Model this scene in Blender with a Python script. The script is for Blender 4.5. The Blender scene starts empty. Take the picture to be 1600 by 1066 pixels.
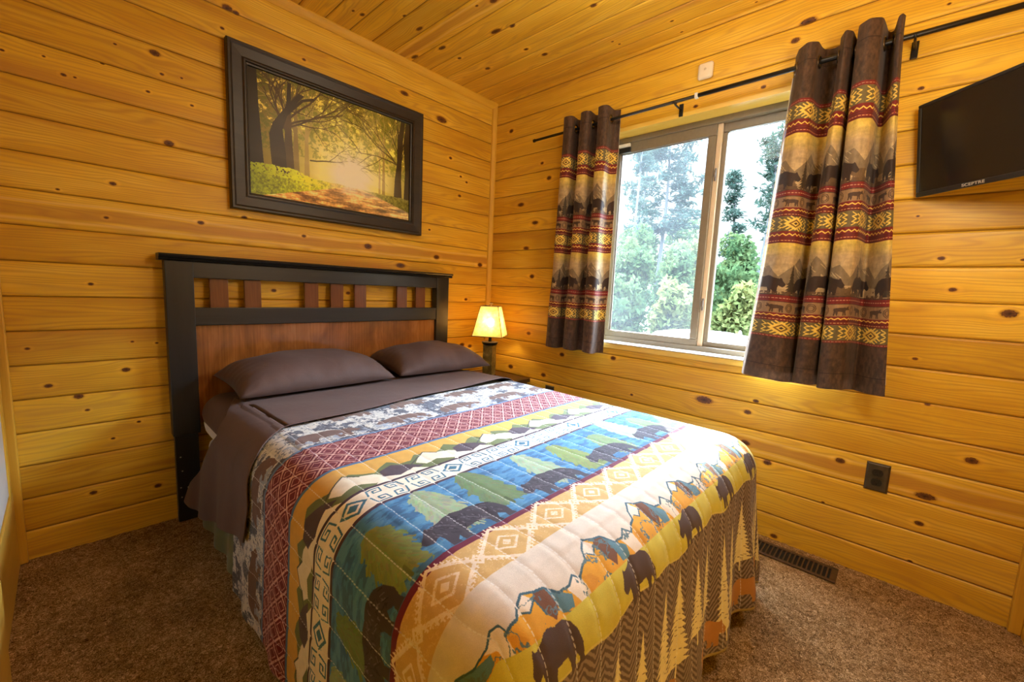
import bpy, bmesh, math, random
import numpy as np
from mathutils import Vector, Matrix
C = bpy.context.scene.collection
PI = math.pi
rng = np.random.default_rng(7)
random.seed(11)
H = 2.40            # ceiling height; room corner at the origin, back wall y=0, window wall x=0
XL, YF = -2.385, -2.72

# ------------------------------------------------------------------ materials
def newmat(name):
    m = bpy.data.materials.new(name); m.use_nodes = True
    nt = m.node_tree; nt.nodes.clear()
    out = nt.nodes.new('ShaderNodeOutputMaterial')
    b = nt.nodes.new('ShaderNodeBsdfPrincipled')
    nt.links.new(b.outputs[0], out.inputs[0])
    return m, nt, b, out

class N:
    """small helper for wiring nodes"""
    def __init__(s, nt): s.nt = nt
    def add(s, t, **kw):
        n = s.nt.nodes.new(t)
        for k, v in kw.items(): setattr(n, k, v)
        return n
    def put(s, sock, v):
        if hasattr(v, 'is_output'): s.nt.links.new(v, sock)
        else: sock.default_value = v
    def math(s, op, a, b=0.0, c=0.0, clamp=False):
        n = s.add('ShaderNodeMath', operation=op, use_clamp=clamp)
        s.put(n.inputs[0], a); s.put(n.inputs[1], b); s.put(n.inputs[2], c)
        return n.outputs[0]
    def comb(s, x, y, z):
        n = s.add('ShaderNodeCombineXYZ')
        for i, v in enumerate((x, y, z)): s.put(n.inputs[i], v)
        return n.outputs[0]
    def sep(s, v):
        n = s.add('ShaderNodeSeparateXYZ'); s.put(n.inputs[0], v); return n.outputs
    def noise(s, vec, scale=1.0, detail=2.0, rough=0.5, dist=0.0):
        n = s.add('ShaderNodeTexNoise'); s.put(n.inputs['Vector'], vec)
        n.inputs['Scale'].default_value = scale; n.inputs['Detail'].default_value = detail
        n.inputs['Roughness'].default_value = rough; n.inputs['Distortion'].default_value = dist
        return n.outputs['Fac']
    def ramp(s, fac, stops, interp='LINEAR'):
        n = s.add('ShaderNodeValToRGB'); s.put(n.inputs[0], fac)
        cr = n.color_ramp; cr.interpolation = interp
        while len(cr.elements) < len(stops): cr.elements.new(0.5)
        for e, (p, c) in zip(cr.elements, stops):
            e.position = p; e.color = (*c, 1) if len(c) == 3 else c
        return n.outputs[0]
    def mix(s, fac, a, b, mode='MIX'):
        n = s.add('ShaderNodeMix', data_type='RGBA', blend_type=mode)
        s.put(n.inputs[0], fac)
        s.put(n.inputs[6], a if hasattr(a, 'is_output') else (*a, 1))
        s.put(n.inputs[7], b if hasattr(b, 'is_output') else (*b, 1))
        return n.outputs[2]
    def attr(s, name):
        return s.add('ShaderNodeAttribute', attribute_name=name).outputs
    def bump(s, h, strength=0.3, dist=0.01):
        n = s.add('ShaderNodeBump'); n.inputs['Strength'].default_value = strength
        n.inputs['Distance'].default_value = dist; s.put(n.inputs['Height'], h)
        return n.outputs[0]
    def obj(s): return s.add('ShaderNodeTexCoord').outputs['Object']
    def uv(s): return s.add('ShaderNodeTexCoord').outputs['UV']

def srgb(r, g, b):
    f = lambda c: (c/255/12.92) if c/255 <= .04045 else ((c/255+.055)/1.055)**2.4
    return (f(r), f(g), f(b))

def simple(name, col, rough=0.5, metal=0.0, var=0.12, scale=30, bump=0.0, coat=0.0, spec=0.5, bscale=None):
    m, nt, b, out = newmat(name); n = N(nt)
    f = n.noise(n.obj(), scale, 3)
    lo = tuple(c*(1-var) for c in col); hi = tuple(min(1, c*(1+var)) for c in col)
    n.put(b.inputs['Base Color'], n.ramp(f, [(.3, lo), (.7, hi)]))
    b.inputs['Roughness'].default_value = rough; b.inputs['Metallic'].default_value = metal
    b.inputs['Specular IOR Level'].default_value = spec
    if coat: b.inputs['Coat Weight'].default_value = coat
    if bump:
        n.put(b.inputs['Normal'], n.bump(n.noise(n.obj(), bscale or scale*6, 3), bump, .004))
    return m

def pine_mat(name, bright=1.0):
    """knotty pine: reads the board attributes wd=(along, across, random) and kn=(knot distance, warped across, hole)"""
    m, nt, b, out = newmat(name); n = N(nt)
    u, v, r = n.sep(n.attr('wd')['Vector']); d, vw, hf = n.sep(n.attr('kn')['Vector'])
    big = n.noise(n.comb(n.math('MULTIPLY', u, 1.1), n.math('MULTIPLY', vw, 9), n.math('MULTIPLY', r, 53)), 1, 2, .55)
    ph = n.math('ADD', n.math('MULTIPLY', vw, 75), n.math('MULTIPLY', big, 13))
    ring = n.math('SINE', n.math('MULTIPLY', ph, 2*PI))
    ring = n.math('POWER', n.math('ADD', n.math('MULTIPLY', ring, .5), .5), 2.2)
    fine = n.noise(n.comb(n.math('MULTIPLY', u, 5), n.math('MULTIPLY', vw, 330), n.math('MULTIPLY', r, 91)), 1, 1, .6)
    blot = n.noise(n.comb(n.math('MULTIPLY', u, 2.5), n.math('MULTIPLY', v, 14), n.math('MULTIPLY', r, 17)), 1, 2, .6)
    heart = n.noise(n.comb(n.math('MULTIPLY', u, .55), n.math('MULTIPLY', vw, 12), n.math('MULTIPLY', r, 131)), 1, 1, .5)
    base = n.ramp(blot, [(.25, (.68*bright, .378*bright, .026*bright)), (.5, (.80*bright, .488*bright, .037*bright)), (.78, (.88*bright, .598*bright, .078*bright))])
    g = n.math('MULTIPLY', ring, n.math('MULTIPLY', n.math('GREATER_THAN', big, .0), .56))
    base = n.mix(g, base, (.56, .29, .045))
    base = n.mix(n.math('MULTIPLY', n.math('SUBTRACT', fine, .45, clamp=True), .9), base, (.46, .22, .032))
    base = n.mix(n.math('MULTIPLY', n.math('SUBTRACT', heart, .60, clamp=True), 3.6, clamp=True), base, (.50, .22, .035))
    sn = n.noise(n.comb(n.math('MULTIPLY', u, 1.6), n.math('MULTIPLY', v, 5), 3.3), 1, 2, .55)
    off = n.math('ABSOLUTE', n.math('SUBTRACT', v, n.math('MULTIPLY_ADD', sn, .055, .030)))
    core = n.math('MULTIPLY', hf, n.math('SUBTRACT', 1.0, n.math('MULTIPLY', n.math('SUBTRACT', off, .016), 160, clamp=True), clamp=True))
    rim = n.math('MULTIPLY', hf, n.math('SUBTRACT', 1.0, n.math('MULTIPLY', n.math('ABSOLUTE', n.math('SUBTRACT', off, .030)), 130), clamp=True))
    base = n.mix(n.math('MULTIPLY', core, n.math('MULTIPLY_ADD', big, .8, .25), clamp=True), base, (.47, .21, .035))
    base = n.mix(n.math('MULTIPLY', rim, .40), base, (.90, .66, .26))
    tint = n.ramp(r, [(0, (.80, .76, .68)), (.2, (.93, .92, .90)), (.45, (1.03, 1.02, 1.0)), (.6, (1.02, 1.05, 1.20)), (.8, (.97, .94, .84)), (1, (.86, .80, .70))])
    base = n.mix(1.0, base, tint, 'MULTIPLY')
    halo = n.ramp(n.math('DIVIDE', d, 4.0), [(0, (.55, .40, .28)), (.28, (.62, .48, .34)), (.36, (1.02, .98, .92)), (.5, (1.10, 1.10, 1.15)), (.8, (1, 1, 1))])
    base = n.mix(1.0, base, halo, 'MULTIPLY')
    wob = n.math('ADD', d, n.math('MULTIPLY', n.math('SUBTRACT', n.noise(n.obj(), 160, 0), .5), .55))
    kcol = n.ramp(n.math('DIVIDE', wob, 2.0), [(0, (.035, .012, .005)), (.22, (.10, .033, .010)), (.40, (.17, .058, .014)), (.47, (.06, .02, .007)), (.52, (.16, .06, .016))])
    km = n.math('MULTIPLY', n.math('SUBTRACT', 1.12, wob), 6, clamp=True)
    base = n.mix(km, base, kcol)
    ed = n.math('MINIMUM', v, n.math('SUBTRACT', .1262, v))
    base = n.mix(n.math('SUBTRACT', 1.0, n.math('MULTIPLY', ed, 300), clamp=True), base, (.19, .085, .014))  # darker grooves: occlusion-like shade painted in along with built-up finish
    n.put(b.inputs['Base Color'], base)
    b.inputs['Roughness'].default_value = .42
    b.inputs['Specular IOR Level'].default_value = .35
    n.put(b.inputs['Normal'], n.bump(fine, .10, .0015))
    return m

def grain_mat(name, cols, axis=0, rough=.4, scale=1.0, coat=0.0, contrast=1.0):
    """plain wood with the grain along one axis of the object"""
    m, nt, b, out = newmat(name); n = N(nt)
    p = n.sep(n.obj()); k = [22*scale]*3; k[axis] = 1.6*scale
    q = n.comb(*[n.math('MULTIPLY', p[i], k[i]) for i in range(3)])
    f = n.noise(q, 1, 5, .62, .4)
    k2 = [240*scale]*3; k2[axis] = 5*scale
    f2 = n.noise(n.comb(*[n.math('MULTIPLY', p[i], k2[i]) for i in range(3)]), 1, 2)
    f = n.math('ADD', n.math('MULTIPLY', f, .8), n.math('MULTIPLY', f2, .2))
    n.put(b.inputs['Base Color'], n.ramp(f, [(.28, cols[0]), (.5, cols[1]), (.72, cols[2])]))
    b.inputs['Roughness'].default_value = rough
    b.inputs['Specular IOR Level'].default_value = .5
    if coat: b.inputs['Coat Weight'].default_value = coat; b.inputs['Coat Roughness'].default_value = .15
    n.put(b.inputs['Normal'], n.bump(f2, .08, .002))
    return m

def cloth_mat(name, col, rough=.85, weave=900, var=.15, sheen=.15, wr=0.0):
    m, nt, b, out = newmat(name); n = N(nt)
    f = n.noise(n.obj(), 9, 4); g = n.noise(n.obj(), weave, 1)
    c = n.ramp(n.math('ADD', n.math('MULTIPLY', f, .6), n.math('MULTIPLY', g, .4)),
               [(.3, tuple(x*(1-var) for x in col)), (.7, tuple(x*(1+var) for x in col))])
    n.put(b.inputs['Base Color'], c)
    b.inputs['Roughness'].default_value = rough; b.inputs['Sheen Weight'].default_value = sheen
    b.inputs['Specular IOR Level'].default_value = .2
    h = g
    if wr: h = n.math('ADD', n.math('MULTIPLY', g, .15), n.noise(n.obj(), 14, 3, .5, .8))
    n.put(b.inputs['Normal'], n.bump(h, wr or .15, .012 if wr else .002))
    return m

def image_mat(name, img, rough=.8, weave=0, bump=.15, translucent=0.0, spec=.2, sheen=.0):
    m, nt, b, out = newmat(name); n = N(nt)
    t = n.add('ShaderNodeTexImage', image=img, extension='EXTEND', interpolation='Linear'); n.put(t.inputs[0], n.uv())
    col = t.outputs[0]
    if weave:
        w = n.noise(n.obj(), weave, 2)
        col = n.mix(1.0, col, n.ramp(w, [(.3, (.86, .86, .86)), (.7, (1.08, 1.08, 1.08))]), 'MULTIPLY')
        n.put(b.inputs['Normal'], n.bump(w, bump, .002))
    n.put(b.inputs['Base Color'], col)
    b.inputs['Roughness'].default_value = rough; b.inputs['Specular IOR Level'].default_value = spec
    b.inputs['Sheen Weight'].default_value = sheen
    if translucent:
        tr = n.add('ShaderNodeBsdfTranslucent'); n.put(tr.inputs[0], col)
        mx = n.add('ShaderNodeMixShader'); mx.inputs[0].default_value = translucent
        nt.links.new(b.outputs[0], mx.inputs[1]); nt.links.new(tr.outputs[0], mx.inputs[2]); nt.links.new(mx.outputs[0], out.inputs[0])
    return m

# ------------------------------------------------------------------ mesh helpers
def tag(o, label=None, cat=None, group=None, kind=None):
    if label: o['label'] = label
    if cat: o['category'] = cat
    if group: o['group'] = group
    if kind: o['kind'] = kind
    return o

def thing(name, loc, label, cat, group=None):
    o = bpy.data.objects.new(name, None); C.objects.link(o); o.location = loc; o.empty_display_size = .05
    bpy.context.view_layer.update()
    return tag(o, label, cat, group)

def wloc(o):
    l = Vector((0, 0, 0))
    while o is not None: l = l + o.location; o = o.parent
    return l

def obj(name, me, mat, parent=None, smooth=False, local=False):
    """link one mesh; vertices are in world space unless local"""
    o = bpy.data.objects.new(name, me); C.objects.link(o)
    if mat is not None:
        for mm in (mat if isinstance(mat, (list, tuple)) else [mat]): me.materials.append(mm)
    if smooth: me.shade_smooth() if hasattr(me, 'shade_smooth') else None
    if not local:
        c = np.zeros(len(me.vertices)*3); me.vertices.foreach_get('co', c); c = c.reshape(-1, 3)
        cen = Vector(((c[:, 0].min()+c[:, 0].max())/2, (c[:, 1].min()+c[:, 1].max())/2, c[:, 2].min()))
        me.transform(Matrix.Translation(-cen))
        o.location = cen - (wloc(parent) if parent else Vector((0, 0, 0)))
    if parent: o.parent = parent
    return o

def grid_mesh(name, P, uv=None, closed_u=False, cut=()):
    """P: (nu,nv,3) array -> quad mesh, optional uv (nu,nv,2)"""
    nu, nv, _ = P.shape
    me = bpy.data.meshes.new(name)
    idx = np.arange(nu*nv).reshape(nu, nv)
    if closed_u: idx = np.vstack([idx, idx[:1]])
    f = np.stack([idx[:-1, :-1], idx[1:, :-1], idx[1:, 1:], idx[:-1, 1:]], -1).reshape(-1, 4)
    fc = P.reshape(-1, 3)[f].mean(1) if cut else None
    for c, r in cut:
        k = np.linalg.norm(fc-np.asarray(c), axis=1) > r; f, fc = f[k], fc[k]
    raw_mesh(me, P.reshape(-1, 3), f)
    if uv is not None:
        l = me.uv_layers.new(name='UVMap'); l.data.foreach_set('uv', uv.reshape(-1, 2)[f.reshape(-1)].astype(np.float32).reshape(-1))
    return me

def raw_mesh(me, V, F):
    V = np.asarray(V, np.float32); F = np.asarray(F, np.int32)
    me.vertices.add(len(V)); me.vertices.foreach_set('co', V.reshape(-1))
    k = F.shape[1]
    me.loops.add(F.size); me.loops.foreach_set('vertex_index', F.reshape(-1))
    me.polygons.add(len(F)); me.polygons.foreach_set('loop_start', np.arange(0, F.size, k, dtype=np.int32))
    me.polygons.foreach_set('loop_total', np.full(len(F), k, np.int32))
    me.update(calc_edges=True)
    return me

class MB:
    """collects shapes in one bmesh; build() links them as ONE mesh object"""
    def __init__(s): s.bm = bmesh.new()
    def box(s, x0, x1, y0, y1, z0, z1, bev=0.0, seg=2):
        t = bmesh.new(); bmesh.ops.create_cube(t, size=1)
        for v in t.verts: v.co = Vector(((x0+x1)/2+v.co.x*(x1-x0), (y0+y1)/2+v.co.y*(y1-y0), (z0+z1)/2+v.co.z*(z1-z0)))
        if bev: bmesh.ops.bevel(t, geom=t.edges[:], offset=bev, segments=seg, affect='EDGES', profile=.5)
        s._join(t); return s
    def _join(s, t):
        me = bpy.data.meshes.new('tmp'); t.to_mesh(me); t.free(); s.bm.from_mesh(me); bpy.data.meshes.remove(me)
    def lathe(s, prof, cen, n=32, sq=None, rot=0.0):
        """profile [(r,z)] around z; n=4 gives square section"""
        rings = []
        for r, z in prof:
            rings.append([s.bm.verts.new((cen[0]+r*math.cos(2*PI*i/n+rot), cen[1]+r*math.sin(2*PI*i/n+rot), cen[2]+z)) for i in range(n)])
        for a, b in zip(rings[:-1], rings[1:]):
            for i in range(n): s.bm.faces.new((a[i], a[(i+1) % n], b[(i+1) % n], b[i]))
        for ring, rv in ((rings[0], True), (rings[-1], False)):
            try: s.bm.faces.new(ring[::-1] if rv else ring)
            except ValueError: pass
        return s
    def tube(s, pts, r, n=12, r2=None):
        pts = [Vector(p) for p in pts]; rings = []
        for i, p in enumerate(pts):
            d = (pts[min(i+1, len(pts)-1)]-pts[max(i-1, 0)]).normalized()
            a = d.orthogonal().normalized() if not rings else (pa-pa.dot(d)*d).normalized()
            pa = a; b = d.cross(a); rr = r if r2 is None else r+(r2-r)*i/(len(pts)-1)
            rings.append([s.bm.verts.new(p+rr*(math.cos(2*PI*k/n)*a+math.sin(2*PI*k/n)*b)) for k in range(n)])
        for a, b in zip(rings[:-1], rings[1:]):
            for k in range(n): s.bm.faces.new((a[k], a[(k+1) % n], b[(k+1) % n], b[k]))
        s.bm.faces.new(rings[0][::-1]); s.bm.faces.new(rings[-1])
        return s
    def torus(s, cen, axis, R, r, n=24, k=8):
        ax = Vector(axis).normalized(); a = ax.orthogonal().normalized(); b = ax.cross(a); rings = []
        for i in range(n):
            t = 2*PI*i/n; d = math.cos(t)*a+math.sin(t)*b
            rings.append([s.bm.verts.new(Vector(cen)+d*(R+r*math.cos(2*PI*j/k))+ax*r*math.sin(2*PI*j/k)) for j in range(k)])
        for i in range(n):
            A, B = rings[i], rings[(i+1) % n]
            for j in range(k): s.bm.faces.new((A[j], A[(j+1) % k], B[(j+1) % k], B[j]))
        return s
    def prism(s, pts, z0, z1, tf=lambda x, y, z: (x, y, z)):
        """extruded polygon; tf places it"""
        a = [s.bm.verts.new(tf(x, y, z0)) for x, y in pts]; b = [s.bm.verts.new(tf(x, y, z1)) for x, y in pts]
        n = len(pts); s.bm.faces.new(a[::-1]); s.bm.faces.new(b)
        for i in range(n): s.bm.faces.new((a[i], a[(i+1) % n], b[(i+1) % n], b[i]))
        return s
    def ball(s, cen, r, sub=3, sc=(1, 1, 1)):
        t = bmesh.new(); bmesh.ops.create_icosphere(t, subdivisions=sub, radius=r)
        for v in t.verts: v.co = Vector((v.co.x*sc[0], v.co.y*sc[1], v.co.z*sc[2]))+Vector(cen)
        s._join(t); return s
    def build(s, name, mat, parent=None, smooth=False, local=False, auto=False):
        bmesh.ops.recalc_face_normals(s.bm, faces=s.bm.faces[:])
        me = bpy.data.meshes.new(name); s.bm.to_mesh(me); s.bm.free()
        if auto:
            try: me.shade_smooth(); me.set_sharp_from_angle(angle=math.radians(38))
            except Exception: pass
        return obj(name, me, mat, parent, smooth, local)

def struct(o): o['kind'] = 'structure'; return o

# ------------------------------------------------------------------ board-clad surfaces
PITCH, Z0 = .1262, .111
def boards(name, u0, u1, v0, v1, vstart, to3d, knots, mat, hole=None, seed=1, coarse=False, hearts=()):
    R = np.random.default_rng(seed)
    Vs, Fs, WD, KN = [], [], [], []; base = 0
    k0 = math.floor((v0-vstart)/PITCH); k = k0
    while vstart+k*PITCH < v1-1e-4:
        a = vstart+k*PITCH; b = a+PITCH; r = R.random(); k += 1
        kn = [q for q in knots if a-.3*q[2] < q[1] < b+.3*q[2]]
        us = list(np.arange(u0, u1, .06))+[u1]
        vs = [0, .0013, .003, .005, .008]; vs = vs+[PITCH-x for x in vs[::-1]]
        vs += list(np.linspace(.012, PITCH-.012, 7 if coarse else 11))
        for (ku, kv, kr) in kn:
            us += list(ku+np.linspace(-2.2, 2.2, 21)*kr)+list(ku+np.linspace(-7, 7, 19)*kr)
            vs += list(np.clip(kv-a+np.linspace(-1.8, 1.8, 17)*kr, 0, PITCH))
        vs = [x for x in vs]+[v0-a, v1-a]
        if hole:
            us += [hole[0], hole[1]]
            if a < hole[2] < b: vs.append(hole[2]-a)
            if a < hole[3] < b: vs.append(hole[3]-a)
        us = np.unique(np.round([x for x in us if u0-1e-6 <= x <= u1+1e-6], 5))
        vs = np.unique(np.round([x for x in vs if v0-a-1e-6 <= x <= v1-a+1e-6 and -1e-6 <= x <= PITCH+1e-6], 5))
        if len(vs) < 2: continue
        U, V = np.meshgrid(us, vs, indexing='ij')
        e = np.minimum(V, PITCH-V)
        dep = -.0052*(1-np.clip(e/.006, 0, 1))-.0016*np.abs(2*V/PITCH-1)**4
        P = to3d(U, V+a, dep)
        d = np.full(U.shape, 4.0); vw = V.copy()
        for (ku, kv, kr) in kn:
            du, dv = U-ku, V+a-kv
            dd = np.sqrt((du/kr)**2+(dv/(.66*kr if kr < .02 else .45*kr))**2); d = np.minimum(d, dd)
            vw = vw-dv*.8*np.exp(-(du/(3.2*kr))**2-(dv/(2.2*kr))**2)
        idx = np.arange(U.size).reshape(U.shape)
        f = np.stack([idx[:-1, :-1], idx[1:, :-1], idx[1:, 1:], idx[:-1, 1:]], -1)
        if hole:
            cu = (U[:-1, :-1]+U[1:, 1:])/2; cv = (V[:-1, :-1]+V[1:, 1:])/2+a
            f = f[~((cu > hole[0]) & (cu < hole[1]) & (cv > hole[2]) & (cv < hole[3]))]
        f = f.reshape(-1, 4)
        Vs.append(P.reshape(-1, 3)); Fs.append(f+base); base += U.size
        WD.append(np.stack([U+r*17.3, V, np.full(U.shape, r)], -1).reshape(-1, 3))
        KN.append(np.stack([d, vw+r*3, d*0+float(any(a < q < b for q in hearts))], -1).reshape(-1, 3))
    me = raw_mesh(bpy.data.meshes.new(name), np.concatenate(Vs), np.concatenate(Fs))
    for nm, arr in (('wd', WD), ('kn', KN)):
        at = me.attributes.new(nm, 'FLOAT_VECTOR', 'POINT'); at.data.foreach_set('vector', np.concatenate(arr).astype(np.float32).reshape(-1))
    me.shade_smooth()
    o = obj(name, me, mat, local=True)
    return struct(o)
SKY, SUN, FILL, EXPO = 102.0, 75.0, 27.0, 0.12
VT, LOOK = 'Standard', 'None'
KB= [(-2.005, 1.958, 0.0045), (-1.888, 1.974, 0.015), (-2.044, 1.874, 0.0053), (-2.194, 1.838, 0.004), (-2.149, 1.794, 0.0065), (-2.12, 1.796, 0.0041), (-1.869, 1.902, 0.0061), (-1.805, 1.911, 0.0043), (-1.916, 1.819, 0.0059), (-1.774, 1.813, 0.0056), (-1.858, 1.637, 0.0147), (-2.038, 1.438, 0.0092), (-2.187, 1.387, 0.0048), (-1.632, 2.263, 0.0169), (-1.599, 2.259, 0.0111), (-1.654, 2.171, 0.0072), (-2.289, 1.819, 0.0049), (-2.063, 1.305, 0.0063), (-1.761, 1.329, 0.0104), (-2.12, 1.046, 0.007), (-2.296, 0.805, 0.0061), (-2.011, 0.814, 0.0049), (-1.934, 0.804, 0.0052), (-2.253, 0.661, 0.0096), (-2.036, 0.699, 0.0116), (-2.177, 0.608, 0.0121), (-2.156, 0.55, 0.0062), (-2.089, 0.418, 0.0057), (-2.007, 0.472, 0.006), (-2.158, 0.206, 0.0099), (-1.958, 0.171, 0.0107), (-0.971, 1.309, 0.0198), (-0.485, 1.289, 0.0182), (-0.755, 1.215, 0.027), (-0.219, 1.014, 0.012), (-0.242, 0.686, 0.018), (-1.474, 1.04, 0.0102), (-1.091, 1.037, 0.0112), (-1.313, 2.18, 0.0076), (-0.743, 2.222, 0.0238), (-0.469, 2.159, 0.035), (-0.389, 1.943, 0.0106), (-0.298, 1.845, 0.0084), (-0.246, 1.818, 0.0086), (-0.304, 1.717, 0.0112), (-0.546, 1.459, 0.0075), (-0.094, 1.267, 0.0189), (-0.168, 0.672, 0.0156), (-1.592, 1.377, 0.0105), (-1.326, 1.324, 0.0095)]
KR= [(-0.171, 2.189, 0.0155), (-0.293, 1.681, 0.0239), (-0.429, 1.55, 0.0226), (-0.359, 1.384, 0.0206), (-0.424, 1.193, 0.0172), (-0.529, 1.825, 0.0159), (-0.464, 1.927, 0.0109), (-0.42, 0.802, 0.0146), (-0.714, 0.694, 0.0153), (-0.264, 0.543, 0.0191), (-0.57, 0.534, 0.0165), (-1.435, 2.036, 0.0095), (-1.73, 2.044, 0.0091), (-1.873, 2.262, 0.0254), (-1.834, 2.201, 0.0143), (-2.295, 2.162, 0.0049), (-2.255, 1.894, 0.0079), (-2.38, 1.278, 0.009), (-2.422, 1.166, 0.0096), (-2.564, 1.09, 0.0183), (-2.354, 0.904, 0.0069), (-2.407, 0.739, 0.0075), (-2.573, 1.27, 0.0055), (-1.92, 0.352, 0.0151), (-2.179, 0.445, 0.0145), (-2.541, 0.561, 0.015), (-2.142, 0.245, 0.0054), (-1.981, 0.015, 0.0123), (-2.442, 0.388, 0.025), (-2.438, 0.277, 0.0118), (-2.431, 0.116, 0.0069), (-1.827, 0.418, 0.0121), (-1.614, 0.585, 0.035), (-1.844, 0.629, 0.0105), (-1.815, 0.569, 0.0134), (-1.22, 0.531, 0.0078), (-1.819, 0.419, 0.0162), (-2.3, 1.434, 0.0044), (-1.085, 0.723, 0.0146), (-1.399, 0.792, 0.0069)]
KC= [(-0.331, -0.869, 0.02), (-0.085, -0.732, 0.0245), (-0.692, -0.799, 0.0075), (-0.284, -0.688, 0.0233), (-0.623, -0.606, 0.0279), (-0.279, -0.561, 0.0112), (-0.326, -0.383, 0.0154), (-0.36, -0.975, 0.0096), (-0.205, -1.113, 0.0129), (-0.778, -0.774, 0.0176), (-0.198, -1.156, 0.008), (-0.716, -0.585, 0.0144), (-1.109, -0.46, 0.0145), (-0.638, -0.39, 0.0122), (-0.686, -0.289, 0.016), (-1.341, -0.022, 0.0062), (-1.338, -0.133, 0.0075), (-1.036, -0.162, 0.0066), (-1.053, -0.12, 0.0066), (-1.673, -0.031, 0.0054)]
# ------------------------------------------------------------------ printed patterns, drawn in code
class Canvas:
    """colour field in sRGB 0..255; x to the right and y DOWN, both in metres"""
    def __init__(s, w, h, ppm, col):
        s.w, s.h, s.k = w, h, ppm; s.W, s.H = int(w*ppm), int(h*ppm)
        s.a = np.zeros((s.H, s.W, 3), np.float32); s.a[:] = col
    def _box(s, x0, x1, y0, y1):
        i0, i1 = max(0, int(x0*s.k)-1), min(s.W, int(x1*s.k)+2); j0, j1 = max(0, int(y0*s.k)-1), min(s.H, int(y1*s.k)+2)
        if i0 >= i1 or j0 >= j1: return None
        X, Y = np.meshgrid((np.arange(i0, i1)+.5)/s.k, (np.arange(j0, j1)+.5)/s.k)
        return (slice(j0, j1), slice(i0, i1)), X, Y
    def band(s, y0, y1, col):
        s.a[max(0, int(round(y0*s.k))):int(round(y1*s.k))] = col
    def poly(s, pts, col, tex=None):
        p = np.array(pts, float); r = s._box(p[:, 0].min(), p[:, 0].max(), p[:, 1].min(), p[:, 1].max())
        if r is None: return
        sl, X, Y = r; m = np.zeros(X.shape, bool); q = np.roll(p, -1, 0)
        for (ax, ay), (bx, by) in zip(p, q):
            if ay == by: continue
            c = ((ay > Y) != (by > Y)) & (X < (bx-ax)*(Y-ay)/(by-ay)+ax); m ^= c
        if tex is not None: m &= tex(X, Y)
        s.a[sl][m] = col
    def line(s, pts, w, col):
        for a, b in zip(pts[:-1], pts[1:]):
            a = np.array(a, float); b = np.array(b, float)
            r = s._box(min(a[0], b[0])-w, max(a[0], b[0])+w, min(a[1], b[1])-w, max(a[1], b[1])+w)
            if r is None: continue
            sl, X, Y = r; d = b-a; L = max(d@d, 1e-12)
            t = np.clip(((X-a[0])*d[0]+(Y-a[1])*d[1])/L, 0, 1)
            s.a[sl][(X-a[0]-t*d[0])**2+(Y-a[1]-t*d[1])**2 < (w/2)**2] = col
    def image(s, name):
        im = bpy.data.images.new(name, s.W, s.H); px = np.ones((s.H, s.W, 4), np.float32)
        px[..., :3] = np.clip(s.a[::-1]/255, 0, 1); im.pixels.foreach_set(px.reshape(-1)); im.update(); im.pack(); return im

def fbm(h, w, cell, oct=4, seed=0, gain=.5, sx=1.0):
    R = np.random.default_rng(seed); out = np.zeros((h, w), np.float32); amp = 1; tot = 0
    for _ in range(oct):
        gh, gw = int(h/cell)+3, int(w/(cell*sx))+3
        g = R.random((gh, gw)).astype(np.float32)
        y = np.arange(h)/cell; x = np.arange(w)/(cell*sx); j, i = y.astype(int), x.astype(int)
        fy = (y-j)[:, None]; fx = (x-i)[None]; fy = fy*fy*(3-2*fy); fx = fx*fx*(3-2*fx)
        A = g[np.ix_(j, i)]; B = g[np.ix_(j, i+1)]; D = g[np.ix_(j+1, i)]; E = g[np.ix_(j+1, i+1)]
        out += amp*((A*(1-fx)+B*fx)*(1-fy)+(D*(1-fx)+E*fx)*fy); tot += amp; amp *= gain; cell = max(cell/2, 1.01)
    return out/tot

BEAR = [(.02, .20), (0, .25), (.03, .29), (.07, .34), (.10, .40), (.13, .435), (.155, .405), (.20, .41), (.30, .44), (.40, .49), (.48, .50), (.60, .47), (.75, .475), (.88, .42), (.96, .32), (1.0, .18), (.985, .06), (1.0, 0), (.89, 0), (.90, .08), (.84, .14), (.80, .06), (.82, 0), (.71, 0), (.70, .10), (.66, .17), (.45, .16), (.42, .08), (.44, 0), (.33, 0), (.32, .10), (.28, .05), (.29, 0), (.19, 0), (.19, .14), (.17, .22), (.12, .19), (.07, .17)]
MOOSE = [(0, .45), (.03, .52), (.10, .55), (.05, .66), (.10, .72), (.14, .62), (.20, .70), (.22, .58), (.30, .62), (.45, .60), (.80, .58), (.95, .52), (.93, .20), (.96, 0), (.88, 0), (.85, .25), (.80, 0), (.74, 0), (.72, .30), (.45, .28), (.43, 0), (.37, 0), (.36, .28), (.31, 0), (.25, 0), (.27, .35), (.18, .44), (.08, .40)]
def shape(cv, P, x, y, w, col, flip=False, h=None, tex=None):
    h = h or w
    cv.poly([(x+(w*(1-px) if flip else w*px), y-h*py) for px, py in P], col, tex)
def spruce(cv, x, y, h, w, col, R, n=9, lean=0.0):
    """ragged conifer standing at x,y"""
    L, Rr = [], []
    for i in range(n+1):
        t = i/n; ww = w/2*(.06+.94*t)*(.85+.3*R.random()); yy = y-h*(1-t)
        for S, sg in ((L, -1), (Rr, 1)):
            j = R.random()*.25
            S.append((x+sg*ww*(1-.02)+lean*(1-t)*w, yy+h*.035*j)); S.append((x+sg*ww*(.45+.1*R.random())+lean*(1-t)*w, yy-h*.02+h*.03*R.random()))
    cv.poly([(x+lean*w, y-h*1.06)]+L+[(x, y)]+Rr[::-1], col)

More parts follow.
